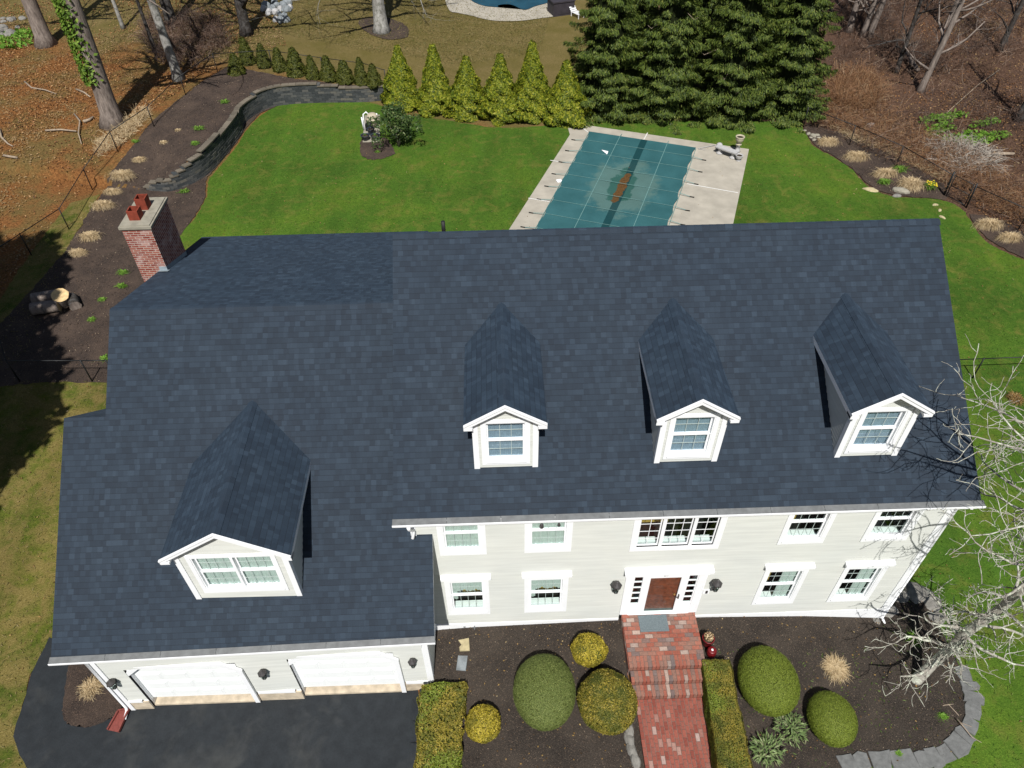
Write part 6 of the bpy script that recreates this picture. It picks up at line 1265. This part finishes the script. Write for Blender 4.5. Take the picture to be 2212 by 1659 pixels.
# fallen branches
def stick(pts, r, label, name='fallen_branch', group=None, mat='deadwood'):
    P = [np.array(q) for q in pts]; o_ = P[0]; m = MB(); m.tube([q-o_ for q in P], [r, r*.9, r*.7, r*.4][:len(P)] if len(P) <= 4 else list(np.linspace(r, r*.3, len(P))), 6); ob = m.build(name, MT[mat]); ob.location = tuple(map(float, o_)); return tag(ob, label, 'branch', group)
S1 = lambda L, h=.12: [hit(*Z(1, *q))+np.array([0,0,h]) for q in L]
stick(S1([(165,540),(210,580),(300,595),(370,620)]), .055, 'curved pale fallen branch in the left wood'); stick(S1([(300,858),(400,852),(500,862)]), .06, 'straight pale fallen branch left of the ivy oak foot'); stick(S1([(490,755),(525,800),(515,880),(535,950)], .16), .055, 'forked pale branch standing out below the ivy oak')
stick(S1([(545,800),(580,790),(610,770)]), .09, 'short thick log piece at the foot of the ivy oak'); stick(S1([(5,850),(15,900),(60,945),(90,960)]), .07, 'pale branch at the left frame edge'); stick(S1([(500,590),(550,610),(590,640)]), .06, 'thin pale twig above the forked branch'); stick(S1([(30,1020),(120,1035)]), .07, 'short pale stick low in the left wood')
S9 = lambda L, h=.06: [hit(*Z(9, *q))+np.array([0,0,h]) for q in L]
stick(S9([(1763,1355),(1800,1400),(1860,1475),(1920,1508)], .16), .018, 'long pale twig lying across the flagstone border'); stick(S9([(1790,1378),(1860,1405)], .14), .01, 'short side twig by the flagstone border'); stick(S9([(1680,1260),(1720,1255),(1785,1325)]), .014, 'bent pale twig in the front bed'); stick(S9([(1690,1255),(1750,1250)]), .01, 'thin straight twig beside the bent one')
S3 = lambda L, h=.15: [hit(*Z(3, *q))+np.array([0,0,h]) for q in L]
stick(S3([(1950,1022),(2040,1012),(2140,1012)]), .12, 'bleached fallen log right of the stick heap', 'fallen_branch'); stick(S3([(1440,360),(1480,420),(1520,470)]), .2, 'grey log lying in the right wood', 'fallen_branch', None, 'bark'); stick(S3([(2040,480),(1900,580),(1700,760)], .3), .03, 'long thin fallen stem across the right brush', 'fallen_branch')
# ------------------------------------------------------------------ uncountable ground cover
def inpoly(P, poly):
    x, y = P[:, 0], P[:, 1]; ins = np.zeros(len(P), bool); n = len(poly)
    for i in range(n):
        a, b = poly[i], poly[(i+1) % n]
        c = ((a[1] > y) != (b[1] > y)) & (x < (b[0]-a[0])*(y-a[1])/(b[1]-a[1]+1e-12)+a[0]); ins ^= c
    return ins
def scatter(poly, n, mat, L, W, name, label, dz=.05, jit=.35, near=None, excl=None):
    A = np.array([p[:2] for p in poly]); lo, hi = A.min(0), A.max(0); P = rng.uniform(lo, hi, (int(n*3), 2)); P = P[inpoly(P, A)]
    if excl is not None:
        for e in excl: P = P[~inpoly(P, np.array([q[:2] for q in e]))]
    if near is not None: P = P[near(P)]
    P = P[:n]; z = H(P[:, 0], P[:, 1])+dz+rng.random(len(P))*.02
    Q = leafquads(np.column_stack([P, z]), np.tile([0, 0, 1.], (len(P), 1)), L, W, jit); return tag(fast_quads(name, Q, MT[mat]), label, name.replace('_', ' '), kind='stuff')
footL = [(1.95,-.02),(7.4,-.02),(7.4,-1.6),(7.55,-2.5),(7.55,-6),(2.6,-6),(2.6,-1.5),(1.95,-1.4)]
scatter(footL, 4200, 'chip', .035, .014, 'bark_chips', 'pale and dark bark chips strewn over the front bed left of the walk'); scatter(bedR, 5200, 'chip', .035, .012, 'bark_chips', 'fine bark chips and needles strewn over the front bed right of the walk')
scatter(footL, 260, 'fallen', .055, .035, 'fallen_leaves', 'brown leaves scattered on the front bed left of the walk', .06); scatter(bedR, 200, 'fallen', .05, .03, 'fallen_leaves', 'brown leaves scattered on the front bed right of the walk', .06)
scatter(mulL, 5000, 'chip', .08, .035, 'bark_chips', 'coarse bark chips over the left mulch bed', .07); scatter(mulR, 800, 'chip', .08, .035, 'bark_chips', 'bark chips over the right mulch strip', .07)
scatter(lawn, 1500, 'fallen', .075, .045, 'fallen_leaves', 'small dry leaves sprinkled over the green lawn', .045); scatter(left_lawn, 1200, 'fallen', .08, .05, 'fallen_leaves', 'small dry leaves sprinkled over the dormant grass', .05)
woodL = [hit(*q) for q in [(-200,700),(0,640),(95,510),(150,440),(240,330),(330,240),(440,160),(520,115),(620,100),(560,-40),(-100,-40),(-260,200)]]
scatter(woodL, 38000, 'litterleaf', .12, .075, 'leaf_litter', 'deep orange brown leaf litter under the bare trees on the left', .05, .5, near=lambda P: lump(np.column_stack([P, P[:, 0]*0]), 4, 1., .5)+rng.normal(0, .7, len(P)) > -.5)
woodR = [hit(*q) for q in [(1745,270),(1850,320),(1960,375),(2080,440),(2230,520),(2400,620),(2500,300),(2400,-60),(1830,-60),(1800,120),(1770,220)]]
scatter(woodR, 22000, 'litterleaf', .12, .07, 'leaf_litter', 'brown leaf litter on the floor of the right wood', .05, .5, near=lambda P: lump(np.column_stack([P, P[:, 0]*0]), 9, 1., .4)+rng.normal(0, .6, len(P)) > .1)
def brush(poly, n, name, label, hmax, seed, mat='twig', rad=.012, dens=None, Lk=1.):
    r0 = np.random.default_rng(seed); A = np.array([p[:2] for p in poly]); lo, hi = A.min(0), A.max(0); P = r0.uniform(lo, hi, (n*4, 2)); P = P[inpoly(P, A)]
    if dens: P = P[dens(P)]
    P = P[:n]; z = H(P[:, 0], P[:, 1]); Q = []
    a = r0.uniform(0, 6.283, len(P)); L = Lk*r0.uniform(.5, 1.7, len(P)); hh = hmax*r0.uniform(.3, 1, len(P))
    d = np.column_stack([np.cos(a), np.sin(a), np.zeros(len(P))]); p0 = np.column_stack([P, z]); up = np.array([0, 0, 1.])
    pts = [p0, p0+d*(L*.3)[:, None]+up*(hh*.7)[:, None], p0+d*(L*.7)[:, None]+up*hh[:, None]+r0.normal(0, .12, p0.shape), p0+d*L[:, None]+up*(hh*.75)[:, None]+r0.normal(0, .18, p0.shape)]
    for i in range(3):
        for ax in (np.array([1., 0, 0]), np.array([0, .6, .8])):
            w0 = rad*(1-.25*i); w1 = rad*(1-.25*(i+1)); Q.append(np.stack([pts[i]-ax*w0, pts[i]+ax*w0, pts[i+1]+ax*w1, pts[i+1]-ax*w1], 1))
    return tag(fast_quads(name, np.concatenate(Q), MT[mat]), label, 'brush', kind='stuff')
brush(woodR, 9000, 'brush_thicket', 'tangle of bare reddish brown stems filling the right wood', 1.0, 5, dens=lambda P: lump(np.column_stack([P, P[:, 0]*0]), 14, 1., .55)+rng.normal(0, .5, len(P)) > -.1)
edgeR = [hit(*q) for q in [(1760,262),(1860,300),(1980,360),(2090,425),(2240,500),(2240,430),(2060,330),(1900,240),(1810,180)]]
brush(edgeR, 5200, 'brush_thicket', 'rusty brown brush just beyond the right fence', .6, 6, 'rusty', .01)
brush([hit(*Z(3, *q)) for q in [(940,800),(1100,860),(1400,990),(1700,1130),(1720,1200),(1560,1110),(1300,985),(1060,900)]], 900, 'dry_grass_strip', 'strip of tan dry grass along the outside of the right fence', .25, 16, 'straw', .01, None, .3)
brush([hit(*q) for q in [(1800,180),(1850,170),(1900,200),(1890,240),(1830,250),(1790,230)]], 2600, 'brush_thicket', 'rusty twiggy bush mass beside the right spruce', 1.3, 7, 'rusty', .01)
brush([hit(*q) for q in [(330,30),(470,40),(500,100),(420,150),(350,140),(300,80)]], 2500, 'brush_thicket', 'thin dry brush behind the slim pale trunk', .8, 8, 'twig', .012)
brush([hit(*Z(3, *q)) for q in [(1600,960),(1750,930),(1900,950),(2000,1040),(1950,1130),(1800,1140),(1700,1080)]], 900, 'stick_heap', 'heap of bleached broken sticks in the right wood', .5, 9, 'stickw', .022)
gp = [hit(*Z(3, *q)) for q in [(1530,780),(1700,740),(1900,740),(2050,800),(2090,900),(1900,950),(1700,940),(1580,890)]]
A = np.array([p[:2] for p in gp]); P = rng.uniform(A.min(0), A.max(0), (900, 2)); P = P[inpoly(P, A)]; P = P[lump(np.column_stack([P, P[:, 0]*0]), 3, 1., 1.2) > -.1]; P = np.repeat(P, 4, 0)+rng.normal(0, .12, (len(P)*4, 2))
tag(fast_quads('ground_plants', leafquads(np.column_stack([P, H(P[:, 0], P[:, 1])+.18]), np.tile([0, 0, 1.], (len(P), 1)), .26, .13, .5), MT['herb']), 'patch of bright green broad leaved ground plants in the right wood', 'ground plants', kind='stuff')
gp = [hit(*Z(1, *q)) for q in [(0,230),(120,200),(215,200),(215,290),(100,330),(0,320)]]; A = np.array([p[:2] for p in gp]); P = rng.uniform(A.min(0), A.max(0), (500, 2)); P = P[inpoly(P, A)]
tag(fast_quads('ground_plants', leafquads(np.column_stack([P, H(P[:, 0], P[:, 1])+.15]), np.tile([0, 0, 1.], (len(P), 1)), .35, .16, .6), MT['herb']), 'green ground plants beside the pale field stones at the top left', 'ground plants', kind='stuff')
brush([hit(*Z(1, *q)) for q in [(620,930),(720,860),(860,760),(950,690),(980,740),(900,830),(780,950),(640,1020)]], 900, 'dry_grass_strip', 'tan dry grass growing along the left fence', .2, 21, 'straw', .012, None, .25)
scatter([hit(*Z(1, *q)) for q in [(1300,330),(1500,120),(1500,-60),(3100,-60),(3600,0),(3500,330),(2900,420),(2400,340),(1700,200),(1450,380)]], 26000, 'turfdry', .16, .03, 'grass_tufts', 'dormant olive turf tufts behind the small arborvitae', .04, .9)
# turf tufts for a living lawn surface
scatter(lawn, 42000, 'turf', .11, .02, 'grass_tufts', 'short grass tufts standing on the green lawn', .035, .9, near=lambda P: ~((P[:, 0] > -7) & (P[:, 0] < 15.3) & (P[:, 1] > -1) & (P[:, 1] < 13)), excl=[[dk[0], dk[1], dk[2], dfront[0], dfront[1], dk[3], P0], isl])
scatter(left_lawn, 22000, 'turfdry', .12, .02, 'grass_tufts', 'short dormant grass tufts left of the garage', .045, .9, near=lambda P: (P[:, 0] > -24), excl=[drive])
# ------------------------------------------------------------------ neighbour's pool at the top edge
H1 = lambda L, n=2: [hit(*Z(n, *q)) for q in L]
sheet('pool_deck', H1([(700,70),(800,85),(880,115),(1000,138),(1160,138),(1300,120),(1385,105),(1480,40),(1440,-60),(1000,-120),(700,-60)]), MT['deck'], .05, 'curved pale stone deck of the distant pool at the top edge', 'pool deck', jit=0)
sheet('distant_pool', H1([(845,10),(950,48),(1050,35),(1110,40),(1185,70),(1260,45),(1360,12),(1400,-60),(1000,-80),(850,-40)]), MT['pool2'], .09, 'dark teal covered pool of the neighbour at the top edge', 'pool', jit=0)
q = hit(*Z(2, 1425, 100)); m = MB(); m.box(-.9,.9,-.7,.7,0,1.0); m.box(-.95,.95,-.75,.75,1.0,1.1); m.box(-.5,.5,-.72,-.7,.15,.9); o = m.build('deck_box', MT['boxgrey']); o.location = tuple(q+np.array([0,.6,0])); o.rotation_euler = (0,0,.3); tag(o, 'dark grey square box beside the distant pool deck', 'box')
q = hit(*Z(2, 1520, 105)); o = thing('lounge_chair', 'white slatted lounge chair by the distant pool, half hidden by spruce boughs', 'chair', tuple(q), .6)
m = MB()
for k in range(7): m.box(-.3,.3,-.7+k*.13,-.62+k*.13,.3,.33)
m.build('seat', MT['pvc'], o); m = MB()
for k in range(5): m.obox((0,.3+k*.1,.36+k*.11), (.3,0,0), (0,.03,.035), (0,0,.012))
m.build('backrest', MT['pvc'], o)
for x, y in ((-.28,-.65),(.28,-.65),(-.28,.25),(.28,.25)): m = MB(); m.box(x-.025,x+.025,y-.025,y+.025,0,.3); m.build('leg', MT['pvc'], o)
